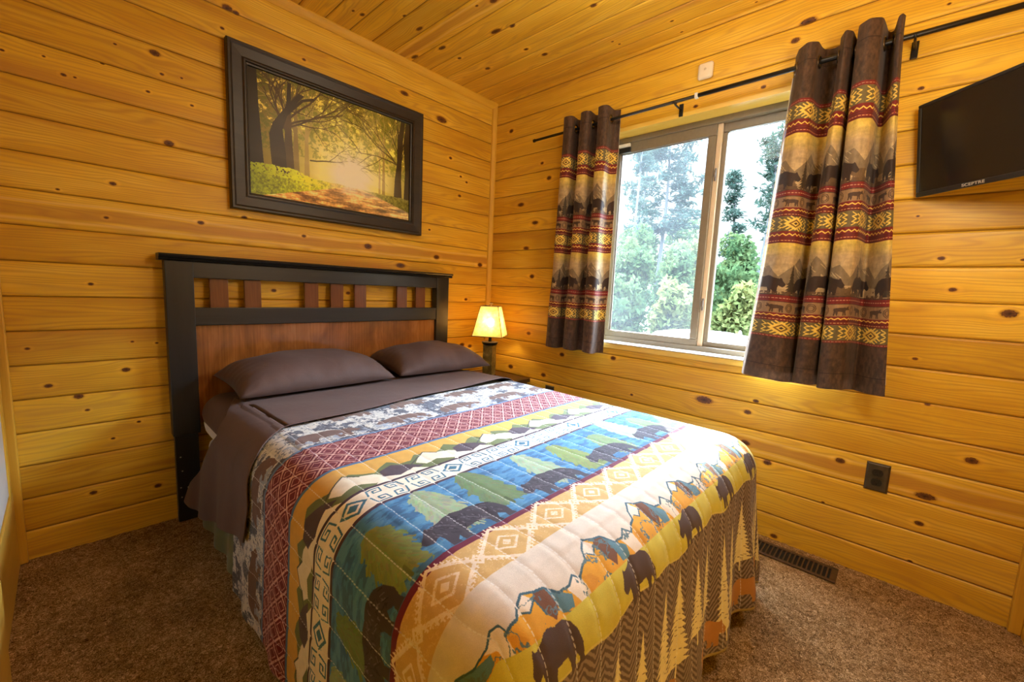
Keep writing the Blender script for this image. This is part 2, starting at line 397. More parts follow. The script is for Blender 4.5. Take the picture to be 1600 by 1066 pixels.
def quilt_image(W, Hh):
    """W across the bed, Hh from head edge to hem"""
    k = 760; cv = Canvas(W, Hh, k, (205, 208, 212)); R = np.random.default_rng(3)
    X, Y = np.meshgrid((np.arange(cv.W)+.5)/k, (np.arange(cv.H)+.5)/k); a = cv.a
    n1 = fbm(cv.H, cv.W, 38, 5, 1, .62); n2 = fbm(cv.H, cv.W, 16, 4, 2, .6); n3 = fbm(cv.H, cv.W, 10, 3, 5, .6, 3)
    # snow forest with brown bears
    cv.band(0, .292, (214, 210, 202))
    m = (Y < .30) & (n1 > .555); a[m] = (84, 86, 98)
    m = (Y < .30) & (np.abs(n2-.5) < .035); a[m] = (120, 124, 136)
    for i in range(10):
        x = .04+i*.27; shape(cv, BEAR, x, .262, .21, (112, 84, 74), flip=i % 2 == 0, h=.17)
    for i in range(10): shape(cv, BEAR, .18+i*.27, .10, .18, (120, 94, 84), flip=i % 2 == 1, h=.15)
    m = (Y > .235) & (Y < .292) & (n1+.9*(Y-.262)*8 > .58); a[m] = (74, 76, 92)
    m = (Y > .225) & (Y < .29) & (n2 > .62); a[m] = (150, 158, 172)
    cv.band(.282, .292, (96, 124, 158))
    # crimson ikat
    cv.band(.292, .468, (106, 16, 36))
    p = .057; u = (X/p) % 1; v = ((Y-.292)/.059)
    def dia(u, v, r, w): return np.abs(np.abs((u % 1)-.5)/.5+np.abs((v % 1)-.5)/.5-r) < w
    band = (Y >= .295) & (Y < .466); jit = (n2-.5)*.22
    for off in (0, .5):
        uu, vv = u+off, v+off
        m = band & (dia(uu, vv+jit*.3, .93, .055)); a[m] = (222, 176, 160)
        m = band & (dia(uu, vv, .52, .055)); a[m] = (214, 160, 148)
    m = band & (np.abs(((u+.5) % 1)-.5)/.5+np.abs((v % 1)-.5)/.5 < .16); a[m] = (226, 184, 168)
    cv.band(.468, .479, (74, 112, 150))
    # gold, peaks, dark band
    cv.band(.479, .63, (212, 162, 70))
    R2 = np.random.default_rng(9); xs = np.arange(-.1, W+.2, .028)
    ridge = [.535+.018*math.sin(i*1.7)+.012*R2.random() for i in range(len(xs))]
    cv.poly(list(zip(xs, ridge))+[(W+.2, .63), (-.1, .63)], (104, 112, 68))
    for i in range(11):
        x = i*.24+.05
        cv.poly([(x, .575), (x+.03, .545), (x+.055, .528), (x+.075, .55), (x+.12, .565), (x+.16, .60), (x+.10, .615), (x+.06, .59), (x+.02, .60)], (232, 220, 196))
        cv.line([(x-.02, .58), (x+.03, .545), (x+.055, .528), (x+.085, .555)], .004, (70, 74, 66))
        cv.poly([(x+.14, .56), (x+.18, .545), (x+.22, .57), (x+.25, .60), (x+.17, .615), (x+.13, .60)], (78, 62, 72))
        cv.poly([(x+.09, .63), (x+.13, .59), (x+.17, .612), (x+.22, .595), (x+.26, .63)], (236, 226, 206))
    cv.band(.622, .631, (62, 42, 58))
    # greek key
    cv.band(.631, .705, (238, 226, 206)); T = (58, 108, 136)
    q = .28
    for i in range(10):
        x = i*q-.05; c = .668
        cv.poly([(x, c), (x+.035, c-.030), (x+.07, c), (x+.035, c+.030)], T)
        cv.poly([(x+.010, c), (x+.035, c-.021), (x+.06, c), (x+.035, c+.021)], (238, 226, 206))
        cv.poly([(x+.02, c), (x+.035, c-.013), (x+.05, c), (x+.035, c+.013)], T)
        for dx, sg in ((.075, 1), (.128, -1), (.182, 1), (.235, -1)):
            for s2 in (1, -1):
                X0, Y0 = x+dx, c+s2*.004
                f = lambda px, py: (X0+px*.038 if sg > 0 else X0+.038-px*.038, Y0+s2*py*.027)
                cv.line([f(0, .05), f(.15, 1), f(1, 1), f(.9, .25), f(.4, .25), f(.45, .65), f(.68, .65)], .0042, T)
    cv.band(.705, .714, (70, 44, 62))
    # lake, spruces, black bears
    cv.band(.714, .942, (66, 124, 170))
    m = (Y > .714) & (Y < .942) & (n3 > .56); a[m] = (82, 138, 178)
    m = (Y > .714) & (Y < .942) & (n3 < .40); a[m] = (54, 100, 142)
    G = [(116, 132, 70), (132, 148, 92), (98, 116, 58), (146, 160, 112)]
    G = [(118, 138, 92), (140, 162, 126), (104, 126, 84), (152, 170, 138), (124, 138, 74)]
    for i in range(15):
        x = i*.162+.05*R.random(); c = G[R.integers(5)]; hh_ = .14+.06*R.random(); ww = .080+.03*R.random(); yb = .936-.05*R.random()
        Lp = [(x, yb-hh_*1.03)]; Rp = []
        for t in np.linspace(.03, 1, 22):
            hw_ = ww/2*(math.sin(PI*min(1, .10+t*.60))**.85)*(.86+.28*R.random()); Lp.append((x-hw_, yb-hh_*(1-t))); hw_ *= .9+.2*R.random(); Rp.append((x+hw_, yb-hh_*(1-t)))
        cv.poly(Lp+Rp[::-1], c)
        for j in range(260):
            t = R.random(); hw_ = ww/2*(math.sin(PI*min(1, .12+t*.62))**.8)*(.75+.25*math.sin(t*31+i)); sx_ = (2*R.random()-1); sx_ = np.sign(sx_)*abs(sx_)**.5; px = x+hw_*sx_; py = yb-hh_*(1-t)
            cv.line([(px, py), (px+.010*sx_, py+.008+.010*R.random())], .0048, tuple(q*(.90+.16*R.random()) for q in c))
        cv.line([(x, yb-.02), (x, yb+.006)], .008, tuple(q*.8 for q in c))
    m = (Y > .93) & (Y < .942) & (n2 > .45); a[m] = (60, 104, 140)
    def furry(x, y, w, flip):
        shape(cv, BEAR, x, y, w, (60, 51, 62), flip, h=w*.88)
        for j in range(90):
            px, py = x+w*(.1+.8*R.random()), y-w*.88*(.17+.27*R.random()); cv.line([(px, py), (px+.016*(R.random()-.3), py+.007)], .0020, ((104, 94, 106), (34, 28, 36))[j % 2])
    for i in range(9): furry(-.01+i*.290, .941, .215, False)
    cv.band(.942, .957, (104, 20, 50))
    # tan with white diamonds
    TN = (206, 168, 104); cv.band(.957, 1.046, TN); Wt = (238, 218, 194); p = .149
    for i in range(17):
        x = .095+i*p; c = 1.0005
        for rx, ry, w in ((.068, .053, .0070), (.030, .022, .0050)):
            cv.line([(x-rx, c), (x, c-ry), (x+rx, c), (x, c+ry), (x-rx, c)], w, Wt)
        cv.poly([(x-.011, c), (x, c-.010), (x+.011, c), (x, c+.010)], Wt)
        for t in np.linspace(.12, .88, 7):
            for sx in (-1, 1):
                for sy in (-1, 1):
                    px, py = x+sx*.068*t, c+sy*.053*(1-t); cv.line([(px, py), (px, py+sy*.012)], .003, Wt); cv.line([(px, py), (px+sx*.012, py)], .003, Wt)
        xx = x+p/2
        cv.poly([(xx-.017, c), (xx, c-.016), (xx+.017, c), (xx, c+.016)], Wt)
        for sx, sy in ((-.0055, 0), (.0055, 0), (0, -.0055), (0, .0055)): cv.poly([(xx+sx-.003, c+sy), (xx+sx, c+sy-.003), (xx+sx+.003, c+sy), (xx+sx, c+sy+.003)], TN)
    m = (Y > .957) & (Y < 1.046) & (np.abs(n2-.5) < .012); a[m] = (222, 186, 130)
    # cream sky and painted range
    yb = 1.168; cv.band(1.046, yb, (220, 208, 194)); TE = (66, 98, 116); R3 = np.random.default_rng(21)
    GO, CR, BR, TL = (224, 164, 48), (236, 222, 204), (116, 76, 54), (94, 134, 150)
    for i in range(13):
        x = i*.196-.04; h = .060+.026*R3.random(); q = lambda px, py: (x+px*.196, yb-py*h)
        ridge = [q(-.02, .38), q(.08, .52), q(.16, .58), q(.22, .80), q(.33, 1.0), q(.45, .86), q(.55, .80), q(.66, .50), q(.80, .46), q(.90, .62), q(1.0, .38)]
        cv.poly(ridge+[q(1.0, 0), q(0, 0)], GO)
        cv.poly([q(.16, .58), q(.22, .80), q(.33, 1.0), q(.40, .72), q(.30, .56), q(.24, .66)], CR)
        cv.poly([q(.40, .74), q(.45, .86), q(.55, .80), q(.60, .30), q(.50, .05), q(.43, .30)], BR)
        cv.poly([q(.55, .80), q(.66, .50), q(.78, .28), q(.74, .02), q(.60, .05), q(.58, .36)], TL)
        cv.poly([q(.76, .42), q(.80, .46), q(.90, .62), q(.98, .40), q(1.0, 0), q(.84, 0)], CR)
        cv.poly([q(.0, .35), q(.10, .30), q(.18, .10), q(.06, 0), q(0, 0)], (214, 150, 40))
        cv.line(ridge, .0042, TE); cv.line([q(.24, .64), q(.30, .54), q(.40, .72), q(.43, .30)], .003, TE)
    m = (Y > 1.10) & (Y < yb) & (np.abs(n1-.5) < .018) & (np.abs(a.sum(-1)-622) > 3); a[m] = (96, 120, 128)
    # olive yellow with walking bears
    edge = 1.236+.006*np.sin(X*19)+.005*np.sin(X*41+1)
    cv.band(yb, 1.26, (210, 198, 78))
    # chevron hillside with pale spruces
    m = Y > edge; zz = np.abs(((X/.034) % 2)-1)*.034; ch = (((Y+zz)/.0165+(n2-.5)*.7) % 1) < .5
    a[m & ch] = (150, 130, 114); a[m & ~ch] = (94, 74, 62)
    m = np.abs(Y-edge) < .0022; a[m] = (222, 208, 112)
    for i in range(10):
        x = i*.270+.02; shape(cv, BEAR, x, 1.242, .125, (84, 66, 60), False, h=.155)
    for i in range(24):
        x = i*.098+.03*R.random(); h = .17+.10*R.random(); y = 1.29+.05*R.random()+h; spruce(cv, x, y, h, .098+.025*R.random(), (238, 222, 164), R, 15)
        cv.line([(x, y), (x, y+.03)], .007, (238, 222, 164))
        for j in range(14):
            px, py = x+.035*(R.random()-.5), y-h*.7*R.random(); cv.line([(px, py), (px+.010, py+.003)], .002, (128, 106, 88))
    for i in range(9): shape(cv, BEAR, i*.283+.10, Hh-.03, .16, (186, 126, 58), i % 2 == 0, h=.17)
    # quilting stitches along the bed
    for x in np.arange(.02, W, .0715):
        for y in np.arange(.0, Hh, .0105): cv.line([(x, y), (x+.0006, y+.0058)], .0028, np.minimum(255, cv.a[min(cv.H-1, int(y*k)), min(cv.W-1, int(x*k))]*.35+155))
    cv.band(Hh-.010, Hh, (176, 150, 92))
    a *= (.86+.10*n2)[..., None]
    return cv.image('quilt print')

def curtain_image():
    W, Hh, k = 1.0, 1.37, 850; cv = Canvas(W, Hh, k, (74, 50, 38)); R = np.random.default_rng(5)
    X, Y = np.meshgrid((np.arange(cv.W)+.5)/k, (np.arange(cv.H)+.5)/k); a = cv.a
    n1 = fbm(cv.H, cv.W, 40, 5, 3, .6); n2 = fbm(cv.H, cv.W, 14, 4, 4, .6, .5); n3 = fbm(cv.H, cv.W, 9, 3, 8, .6, 5)
    leather = np.array([(72, 52, 40)])*(.75+.55*n2)[..., None]; a[:] = leather
    RED, YEL, OL, TAN = (118, 30, 28), (232, 198, 92), (104, 92, 58), (178, 154, 116)
    F = lambda f: f*Hh
    def zig(y, h, c, p=.022):
        xs = np.arange(-.02, W+.04, p/2); cv.line([(x, y+(h if i % 2 else 0)) for i, x in enumerate(xs)], .0042, c)
    def aztec(y0, y1):
        cv.band(y0, y1, OL); c = (y0+y1)/2; h = (y1-y0)/2*.92
        for i in range(8):
            x = i*.145+.03
            for s, col in ((1.0, YEL), (.62, (120, 84, 34)), (.40, YEL), (.2, (70, 46, 24))):
                cv.poly([(x-.044*s, c), (x, c-h*s), (x+.044*s, c), (x, c+h*s)], col)
            for t in (.2, .45, .7):
                for sx in (-1, 1):
                    for sy in (-1, 1): cv.line([(x+sx*.044*t, c+sy*h*(1-t)*.95), (x+sx*(.044*t+.012), c+sy*(h*(1-t)*.95+.008))], .0055, YEL)
            xx = x+.0725
            for sx in (-.017, .017):
                cv.line([(xx+sx-.008, y0+.006), (xx+sx+.008, y0+.017), (xx+sx-.008, c-.008), (xx+sx+.008, c+.002), (xx+sx-.008, c+.012), (xx+sx+.008, y1-.014), (xx+sx-.008, y1-.006)], .004, YEL)
    def redband(y0, y1):
        cv.band(y0, y1, RED); h = y1-y0; zig(y0+h*.22, h*.16, YEL); 
        for yy in (.52, .64, .9): cv.band(y0+h*yy, y0+h*(yy+.05), (70, 22, 20))
        for x in np.arange(0, W, .012): cv.line([(x, y0+h*.80), (x+.005, y0+h*.80)], .003, (214, 170, 110))
    def redline(y0, y1):
        cv.band(y0, y1, RED); c = (y0+y1)/2
        for x in np.arange(0, W, .012): cv.line([(x, c), (x+.006, c)], .003, (190, 140, 110))
    def sky(y0, y1, y2, bears):
        m = (Y >= y0) & (Y < y2); t = np.clip((Y-y0)/(y1-y0), 0, 1)[..., None]
        col = np.array([(216, 188, 84)])*(1-t)+np.array([TAN])*t; col = col*(.88+.24*n3[..., None]); a[m] = col[m]
        hgt = y2-y1
        for i in range(7):   # grey-brown peaks
            x = i*.19-.05; top = y1-.01*R.random(); b = y2-hgt*.25
            cv.poly([(x-.03, b), (x+.03, top+hgt*.35), (x+.06, top+hgt*.2), (x+.085, top), (x+.12, top+hgt*.28), (x+.15, top+hgt*.22), (x+.22, b)], (128, 110, 86), lambda A, B: True | (A > 0))
            for j in range(9): 
                px, py = x+.05+.09*R.random(), top+hgt*(.15+.4*R.random()); cv.line([(px, py), (px+.02, py+.018)], .003, (186, 164, 126))
        m = (Y > y2-hgt*.30) & (Y < y2) & (n1 > .5); a[m] = (104, 80, 54)
        for i in range(7): spruce(cv, i*.19+.0+.02*R.random(), y2-.004, hgt*.75, .055, (62, 50, 38), R, 9)
        for i in range(6): shape(cv, BEAR, i*.175+.03, y2-.003, .14, (52, 36, 30), flip=True, h=.15)
        m = (Y > y2-.012) & (Y < y2) & (n2 > .45); a[m] = (88, 66, 44)
    def small(y0, y1):
        cv.band(y0, y1, (150, 118, 84)); h = y1-y0
        for i in range(10):
            x = i*.11; shape(cv, MOOSE, x+.004, y1-.003, .062, (74, 52, 40), i % 2 == 0, h=h*1.1)
            for r in (.014, .009): cv.line([(x+.085+r*math.cos(t), (y0+y1)/2+r*1.2*math.sin(t)) for t in np.linspace(0, 2*PI, 13)], .003, (88, 64, 46))
    redline(F(.155), F(.166)); aztec(F(.166), F(.212)); redband(F(.212), F(.252)); sky(F(.252), F(.305), F(.415), 1)
    redline(F(.417), F(.434)); small(F(.436), F(.468)); redband(F(.468), F(.494)); aztec(F(.494), F(.538)); redband(F(.538), F(.574))
    sky(F(.574), F(.618), F(.730), 1); redline(F(.733), F(.752)); small(F(.754), F(.788)); redband(F(.788), F(.812)); aztec(F(.812), F(.857)); redline(F(.857), F(.864))
    cv.band(F(.952), F(.954), (40, 26, 20)); cv.band(F(.045), F(.047), (48, 32, 24))
    a *= (.86+.28*n2)[..., None]
    return cv.image('curtain print')

def forest_image(W=.86, Hh=.55):
    k = 1000; cv = Canvas(W, Hh, k, (60, 50, 25)); a = cv.a; h, w = cv.H, cv.W; R = np.random.default_rng(12)
    X, Y = np.meshgrid((np.arange(w)+.5)/w, (np.arange(h)+.5)/h)
    gx, gy = .575, .66; asp = W/Hh; dx, dy = (X-gx)*asp, Y-gy; d = np.sqrt(dx*dx+dy*dy*1.25)
    n1 = fbm(h, w, 70, 5, 1, .6); n2 = fbm(h, w, 22, 4, 2, .65); n3 = fbm(h, w, 9, 3, 3, .7); n4 = fbm(h, w, 14, 4, 6, .6, 6)
    def grad(t, st):
        o = np.zeros(t.shape+(3,), np.float32); P = [q[0] for q in st]
        for c in range(3): o[..., c] = np.interp(t, P, [q[1][c] for q in st])
        return o
    a[:] = grad(d+.10*(n1-.5), [(0, (255, 250, 216)), (.10, (250, 236, 180)), (.26, (206, 186, 112)), (.48, (158, 138, 66)), (.75, (120, 100, 38)), (1.1, (74, 58, 18))])
    up = np.clip((.62-Y)/.3, 0, 1)
    leaf = (n2*.6+n3*.4 > .50+.12*(1-np.clip(d/.5, 0, 1))) & (up > .05); a[leaf] = a[leaf]*.62+np.array((28, 30, 4))
    gap = (n2 < .36) & (Y < .45) & (d > .3); a[gap] = a[gap]*.6+np.array((120, 104, 56))
    gl = (n2+n3 > 1.14) & (Y < .55); a[gl] = a[gl]*.75+np.array((18, 20, 4))
    def P(x, y): return (x*W, y*Hh)
    def branch(x, y, ang, L, wd, col, depth):
        pts = [(x, y)]; n = 8
        for i in range(n):
            ang += (R.random()-.5)*.35; x += math.cos(ang)*L/n; y += math.sin(ang)*L/n*asp; pts.append((x, y))
        for i in range(n): cv.line([P(*pts[i]), P(*pts[i+1])], max(.0012, wd*(1-.7*i/n)), col)
        if depth > 0:
            for j in (3, 5, 7): branch(*pts[j], ang+(R.random()-.5)*1.6, L*.62, wd*.5, col, depth-1)
    D = (36, 25, 12); M = (66, 48, 24); Fr = (112, 90, 46)
    for x, yb, wd, col in ((.24, .80, .020, Fr), (.30, .79, .016, (140, 116, 62)), (.20, .82, .032, M), (.80, .85, .012, (130, 104, 54)), (.77, .84, .008, (150, 126, 72))):
        cv.poly([P(x-wd, yb), P(x-wd*.6, .45), P(x-wd*.4, .2), P(x+wd*.4, .2), P(x+wd*.6, .45), P(x+wd, yb)], col)
        for _ in range(3): branch(x, .45, -PI/2+(R.random()-.5)*1.6, .25, wd*W*.5, col, 2)
    for ang, L in ((-.5, .42), (-.75, .4), (-.25, .35), (-1.1, .3)): branch(.14, .42, ang, L, .011, M, 3)
    branch(.32, .62, -.25, .30, .007, (52, 46, 18), 2)
    for ang, L in ((-2.6, .34), (-2.3, .32), (-2.9, .3)): branch(.90, .45, ang, L, .008, (70, 56, 26), 3)
    # big trunks
    cv.poly([P(0, .86), P(-.01, 0), P(.045, 0), P(.05, .25), P(.06, .5), P(.07, .74), P(.095, .86)], D)
    cv.poly([P(.115, .80), P(.105, .62), P(.10, .48), P(.12, .38), P(.19, .22), P(.26, .08), P(.29, .09), (.205*W, .25*Hh), P(.17, .42), P(.185, .62), P(.19, .80)], (46, 33, 16))
    cv.poly([P(.19, .23), P(.20, .02), P(.22, .02), P(.215, .22)], (46, 33, 16)); cv.line([P(.15, .36), P(.28, .13), P(.34, .09)], .012, (46, 33, 16))
    cv.poly([P(.875, .87), P(.885, .60), P(.90, .45), P(.905, .2), P(.93, 0), P(.96, 0), P(.94, .3), P(.935, .6), P(.945, .87)], D)
    cv.poly([P(.955, .86), P(.965, .5), P(.95, .2), P(.97, 0), P(1.01, 0), P(1.01, .86)], D)
    for _ in range(5): branch(.93, .4+.1*R.random(), -PI/2-.4*R.random(), .25, .006, D, 2)
    # ground
    yg = .78+.03*(n1-.5); g = Y > yg
    path = g & (np.abs(X-gx-.03-(Y-.78)*.10) < .02+(Y-.77)*2.4)
    gc = grad(np.clip(X, 0, 1)+.2*(n2-.5), [(0, (110, 112, 12)), (.35, (176, 168, 32)), (.5, (190, 160, 80)), (.8, (120, 110, 50)), (1, (96, 86, 28))])
    a[g] = (gc*(.55+.8*n3[..., None]))[g]
    pc = grad(n4+.2*(n3-.5), [(.25, (60, 38, 22)), (.45, (128, 82, 42)), (.6, (190, 132, 72)), (.8, (236, 196, 128))])
    wsh = np.clip((X-.62)*2.2, 0, 1)[..., None]*.45; pc = pc*(1-wsh)+np.array((214, 208, 196))*wsh
    a[path] = pc[path]
    gr2 = (Y > .735+.05*(n1-.5)+.55*np.clip(X-.24, 0, 1)) & (Y < .82) & (X < .40) & (n3 > .35); a[gr2] = (gc*1.15)[gr2]
    # light beams
    th = np.arctan2(dy, dx); bm = np.interp((th+PI)/(2*PI)*240, np.arange(241), fbm(1, 241, 9, 3, 4)[0])
    beam = np.clip((bm-.42)*3.2, 0, 1)*np.exp(-d*1.9)*(Y < .85)
    glow = np.exp(-(d/.13)**2)*1.0+np.exp(-(d/.36)**2)*.42
    a[:] = np.clip(a*np.array((1.12, 1.22, 1.18)), 0, 255); a[:] = np.clip(255*(a/255)**1.12*1.22, 0, 255); hz_ = (.0+.08*np.clip(X*1.6, 0, 1))[..., None]; a[:] = a*(1-hz_)+np.array((206, 188, 120))*hz_
    beam *= np.clip(.35+.9*X, 0, 1); t = np.clip(beam*.42+glow, 0, 1)[..., None]; a[:] = a*(1-t)+np.array((255, 254, 236))*t
    return cv.image('forest lane print')
# ------------------------------------------------------------------ the room
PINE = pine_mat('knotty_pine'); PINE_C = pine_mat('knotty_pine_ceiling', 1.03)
TRIMW = grain_mat('pine_trim', [(.56, .30, .03), (.70, .40, .04), (.78, .48, .06)], 2, .42)
TRIMX = grain_mat('pine_trim_x', [(.60, .33, .03), (.74, .43, .04), (.82, .52, .06)], 0, .42)
TRIMY = grain_mat('pine_trim_y', [(.62, .36, .05), (.72, .44, .07), (.80, .52, .10)], 1, .40)
HOLE = (.92, 2.11, .81, 2.0)      # window opening in the right wall (u=-y)
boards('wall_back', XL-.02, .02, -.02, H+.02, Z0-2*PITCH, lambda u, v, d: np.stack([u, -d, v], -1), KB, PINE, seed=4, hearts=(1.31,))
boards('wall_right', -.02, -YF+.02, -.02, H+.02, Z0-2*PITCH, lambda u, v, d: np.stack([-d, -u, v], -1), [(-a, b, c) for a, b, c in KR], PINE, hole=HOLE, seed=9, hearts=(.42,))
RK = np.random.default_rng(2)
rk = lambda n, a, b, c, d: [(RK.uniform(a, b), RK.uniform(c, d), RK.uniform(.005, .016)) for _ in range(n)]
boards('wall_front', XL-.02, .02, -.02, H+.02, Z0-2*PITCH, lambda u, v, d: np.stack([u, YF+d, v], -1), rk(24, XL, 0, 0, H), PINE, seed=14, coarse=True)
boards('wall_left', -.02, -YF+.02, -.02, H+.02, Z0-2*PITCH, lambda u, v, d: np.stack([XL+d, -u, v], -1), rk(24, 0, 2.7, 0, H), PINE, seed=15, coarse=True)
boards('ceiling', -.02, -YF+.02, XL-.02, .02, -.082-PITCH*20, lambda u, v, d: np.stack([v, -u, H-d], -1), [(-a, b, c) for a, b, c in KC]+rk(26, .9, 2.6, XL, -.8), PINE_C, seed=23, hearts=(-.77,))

# carpet: base plus pile
m, nt, b, out = newmat('brown_frieze_carpet'); n = N(nt); oc = n.obj()
f1 = n.noise(oc, 150, 3, .65, 2.2); f2 = n.noise(oc, 4, 4, .6); f3 = n.noise(oc, 46, 3, .6, 1.0)
mixf = n.math('ADD', n.math('MULTIPLY', f1, .66), n.math('ADD', n.math('MULTIPLY', f3, .19), n.math('MULTIPLY', f2, .15)))
col = n.ramp(mixf, [(.36, (.040, .019, .006)), (.46, (.17, .096, .036)), (.54, (.40, .25, .115)), (.62, (.78, .56, .33))])
n.put(b.inputs['Base Color'], col); b.inputs['Roughness'].default_value = .95; b.inputs['Specular IOR Level'].default_value = .05
n.put(b.inputs['Normal'], n.bump(mixf, .55, .012)); CARPET = m
gu, gv = np.meshgrid(np.linspace(XL-.03, .03, 240), np.linspace(YF-.03, .03, 272), indexing='ij')
fl = grid_mesh('floor', np.stack([gu, gv, np.random.default_rng(5).random(gu.shape)*.0045-.004], -1))
struct(obj('floor', fl, CARPET, smooth=True, local=True))

# trims
t = MB(); t.prism([(0, 0), (-.028, 0), (-.026, -.012), (-.012, -.026), (0, -.028)], 0, H); struct(t.build('trim_1', TRIMW))
t = MB(); t.prism([(0, H), (0, H-.034), (-.006, H-.034), (-.020, H-.022), (-.034, H-.007), (-.034, H)], XL, 0, lambda x, y, z: (z, x, y)); struct(t.build('trim_2', TRIMX))
t = MB(); t.box(XL, -2.342, -.026, 0, 0, H-.034, .004); struct(t.build('trim_3', TRIMW))
t = MB(); t.box(-.028, 0, YF, -2.690, 0, H, .003); struct(t.build('trim_4', TRIMW))
t = MB(); t.box(XL, -2.362, -.80, -.03, 0, .29, .004); struct(t.build('baseboard_left', TRIMY))
WHITEP = simple('white_paint', (.62, .60, .56), .5, var=.03)
d = MB(); d.box(XL, -2.366, -1.30, -.10, .30, 2.05, .004); dr = struct(d.build('door_1', WHITEP))
d = MB(); d.box(XL, -2.338, -1.7, -.79, 0, .35, .006); struct(d.build('trim_5', TRIMY))
d = MB(); d.box(XL, -2.362, -.105, -.05, .29, 2.12, .003); struct(d.build('trim_6', TRIMW))

# window: reveal, frame, sashes
JAMB = grain_mat('window_jamb', [(.74, .46, .06), (.82, .55, .10), (.86, .62, .16)], 1, .38)
ALU = simple('bronze_window_frame', (.19, .155, .11), .42, var=.06, scale=60)
ALUD = simple('dark_track', (.10, .075, .05), .5)
y0, y1, z0, z1 = -2.11, -.92, .81, 2.0
w = MB(); w.box(-.001, .17, y0, y1, z1, z1+.02); w.box(-.001, .17, y1, y1+.02, z0-.02, z1+.02); w.box(-.001, .17, y0-.02, y0, z0-.02, z1+.02)
w.box(-.006, .17, y0, y1, z0-.03, z0, .003)
win = struct(w.build('window_1', JAMB))
sill = MB(); sill.box(-.012, .1, y0-.01, y1+.01, z0, z0+.006, .002); struct(sill.build('window_sill', simple('white_sill', (.80, .76, .68), .4, var=.03), win))
fr = MB()
fr.box(.095, .17, y0, y1, z1-.030, z1, .003); fr.box(.095, .17, y0, y1, z0, z0+.032, .003)
fr.box(.095, .17, y0, y0+.03, z0+.032, z1-.03, .003); fr.box(.095, .17, y1-.03, y1, z0+.032, z1-.03, .003)
struct(fr.build('window_frame', ALU, win))
mr = MB(); mr.box(.112, .168, -1.537, -1.513, z0+.032, z1-.03, .002); struct(mr.build('meeting_strip', simple('pale_weatherstrip', (.62, .50, .36), .4, var=.04), win))
s1 = MB(); gx = .118
a, bq = -1.512, -.945
for (p, q, r_, s_) in ((a, bq, z1-.085, z1-.028), (a, bq, z0+.028, z0+.068), (a, a+.040, z0+.068, z1-.085), (bq-.035, bq, z0+.068, z1-.085)): s1.box(.103, .135, p, q, r_, s_, .004)
struct(s1.build('left_sash', ALU, win))
s2 = MB(); a, bq = -2.085, -1.538
for (p, q, r_, s_) in ((a, bq, z1-.072, z1-.028), (a, bq, z0+.028, z0+.060), (bq-.022, bq, z0+.060, z1-.072), (a, a+.03, z0+.060, z1-.072)): s2.box(.125, .155, p, q, r_, s_, .004)
struct(s2.build('right_sash', ALU, win))
gk = MB(); gk.box(.115, .119, -1.475, -1.470, z0+.06, z1-.08); gk.box(.115, .119, -.985, -.978, z0+.06, z1-.08); gk.box(.115, .119, -1.475, -.98, z1-.088, z1-.082)
struct(gk.build('gasket', ALUD, win))
m, nt, b, out = newmat('clear_glass'); nt.nodes.remove(b); n = N(nt)
tr = n.add('ShaderNodeBsdfTransparent'); tr.inputs[0].default_value = (.96, .98, .97, 1)
gl = n.add('ShaderNodeBsdfGlossy'); gl.inputs['Roughness'].default_value = .03
fz = n.add('ShaderNodeFresnel'); fz.inputs[0].default_value = 1.35
mx = n.add('ShaderNodeMixShader'); n.put(mx.inputs[0], n.math('MULTIPLY', fz.outputs[0], .7)); nt.links.new(tr.outputs[0], mx.inputs[1]); nt.links.new(gl.outputs[0], mx.inputs[2]); nt.links.new(mx.outputs[0], out.inputs[0]); GLASS = m
def pane(x, ya, yb, za, zb):
    return raw_mesh(bpy.data.meshes.new('pane'), [(x, ya, za), (x, yb, za), (x, yb, zb), (x, ya, zb)], [(0, 1, 2, 3)])
struct(obj('left_pane', pane(.118, -1.475, -.98, z0+.065, z1-.082), GLASS, win)); struct(obj('right_pane', pane(.14, -2.06, -1.555, z0+.055, z1-.07), GLASS, win))
# insect screen outside the left pane
m, nt, b, out = newmat('insect_screen'); nt.nodes.remove(b); n = N(nt)
tr = n.add('ShaderNodeBsdfTransparent'); df = n.add('ShaderNodeBsdfDiffuse'); df.inputs[0].default_value = (.50, .55, .60, 1)
tl = n.add('ShaderNodeBsdfTranslucent'); tl.inputs[0].default_value = (.25, .29, .33, 1); ad = n.add('ShaderNodeAddShader')
nt.links.new(df.outputs[0], ad.inputs[0]); nt.links.new(tl.outputs[0], ad.inputs[1]); mx = n.add('ShaderNodeMixShader')
hz = n.noise(n.obj(), 3.5, 3); n.put(mx.inputs[0], n.math('ADD', .01, n.math('MULTIPLY', hz, .05)))
nt.links.new(tr.outputs[0], mx.inputs[1]); nt.links.new(ad.outputs[0], mx.inputs[2]); nt.links.new(mx.outputs[0], out.inputs[0])
struct(obj('insect_screen', pane(.160, -1.50, -.95, z0+.04, z1-.04), m, win))
BLK = simple('black_plastic', (.012, .011, .011), .4, var=.2)
for zz in (1.72, 1.064):
    l = MB(); l.box(.098, .106, -1.531, -1.521, zz-.032, zz+.032, .003); l.box(.090, .100, -1.530, -1.522, zz-.012, zz+.02, .002); struct(l.build('sash_latch', simple('latch_grey', (.16, .14, .13), .35), win))

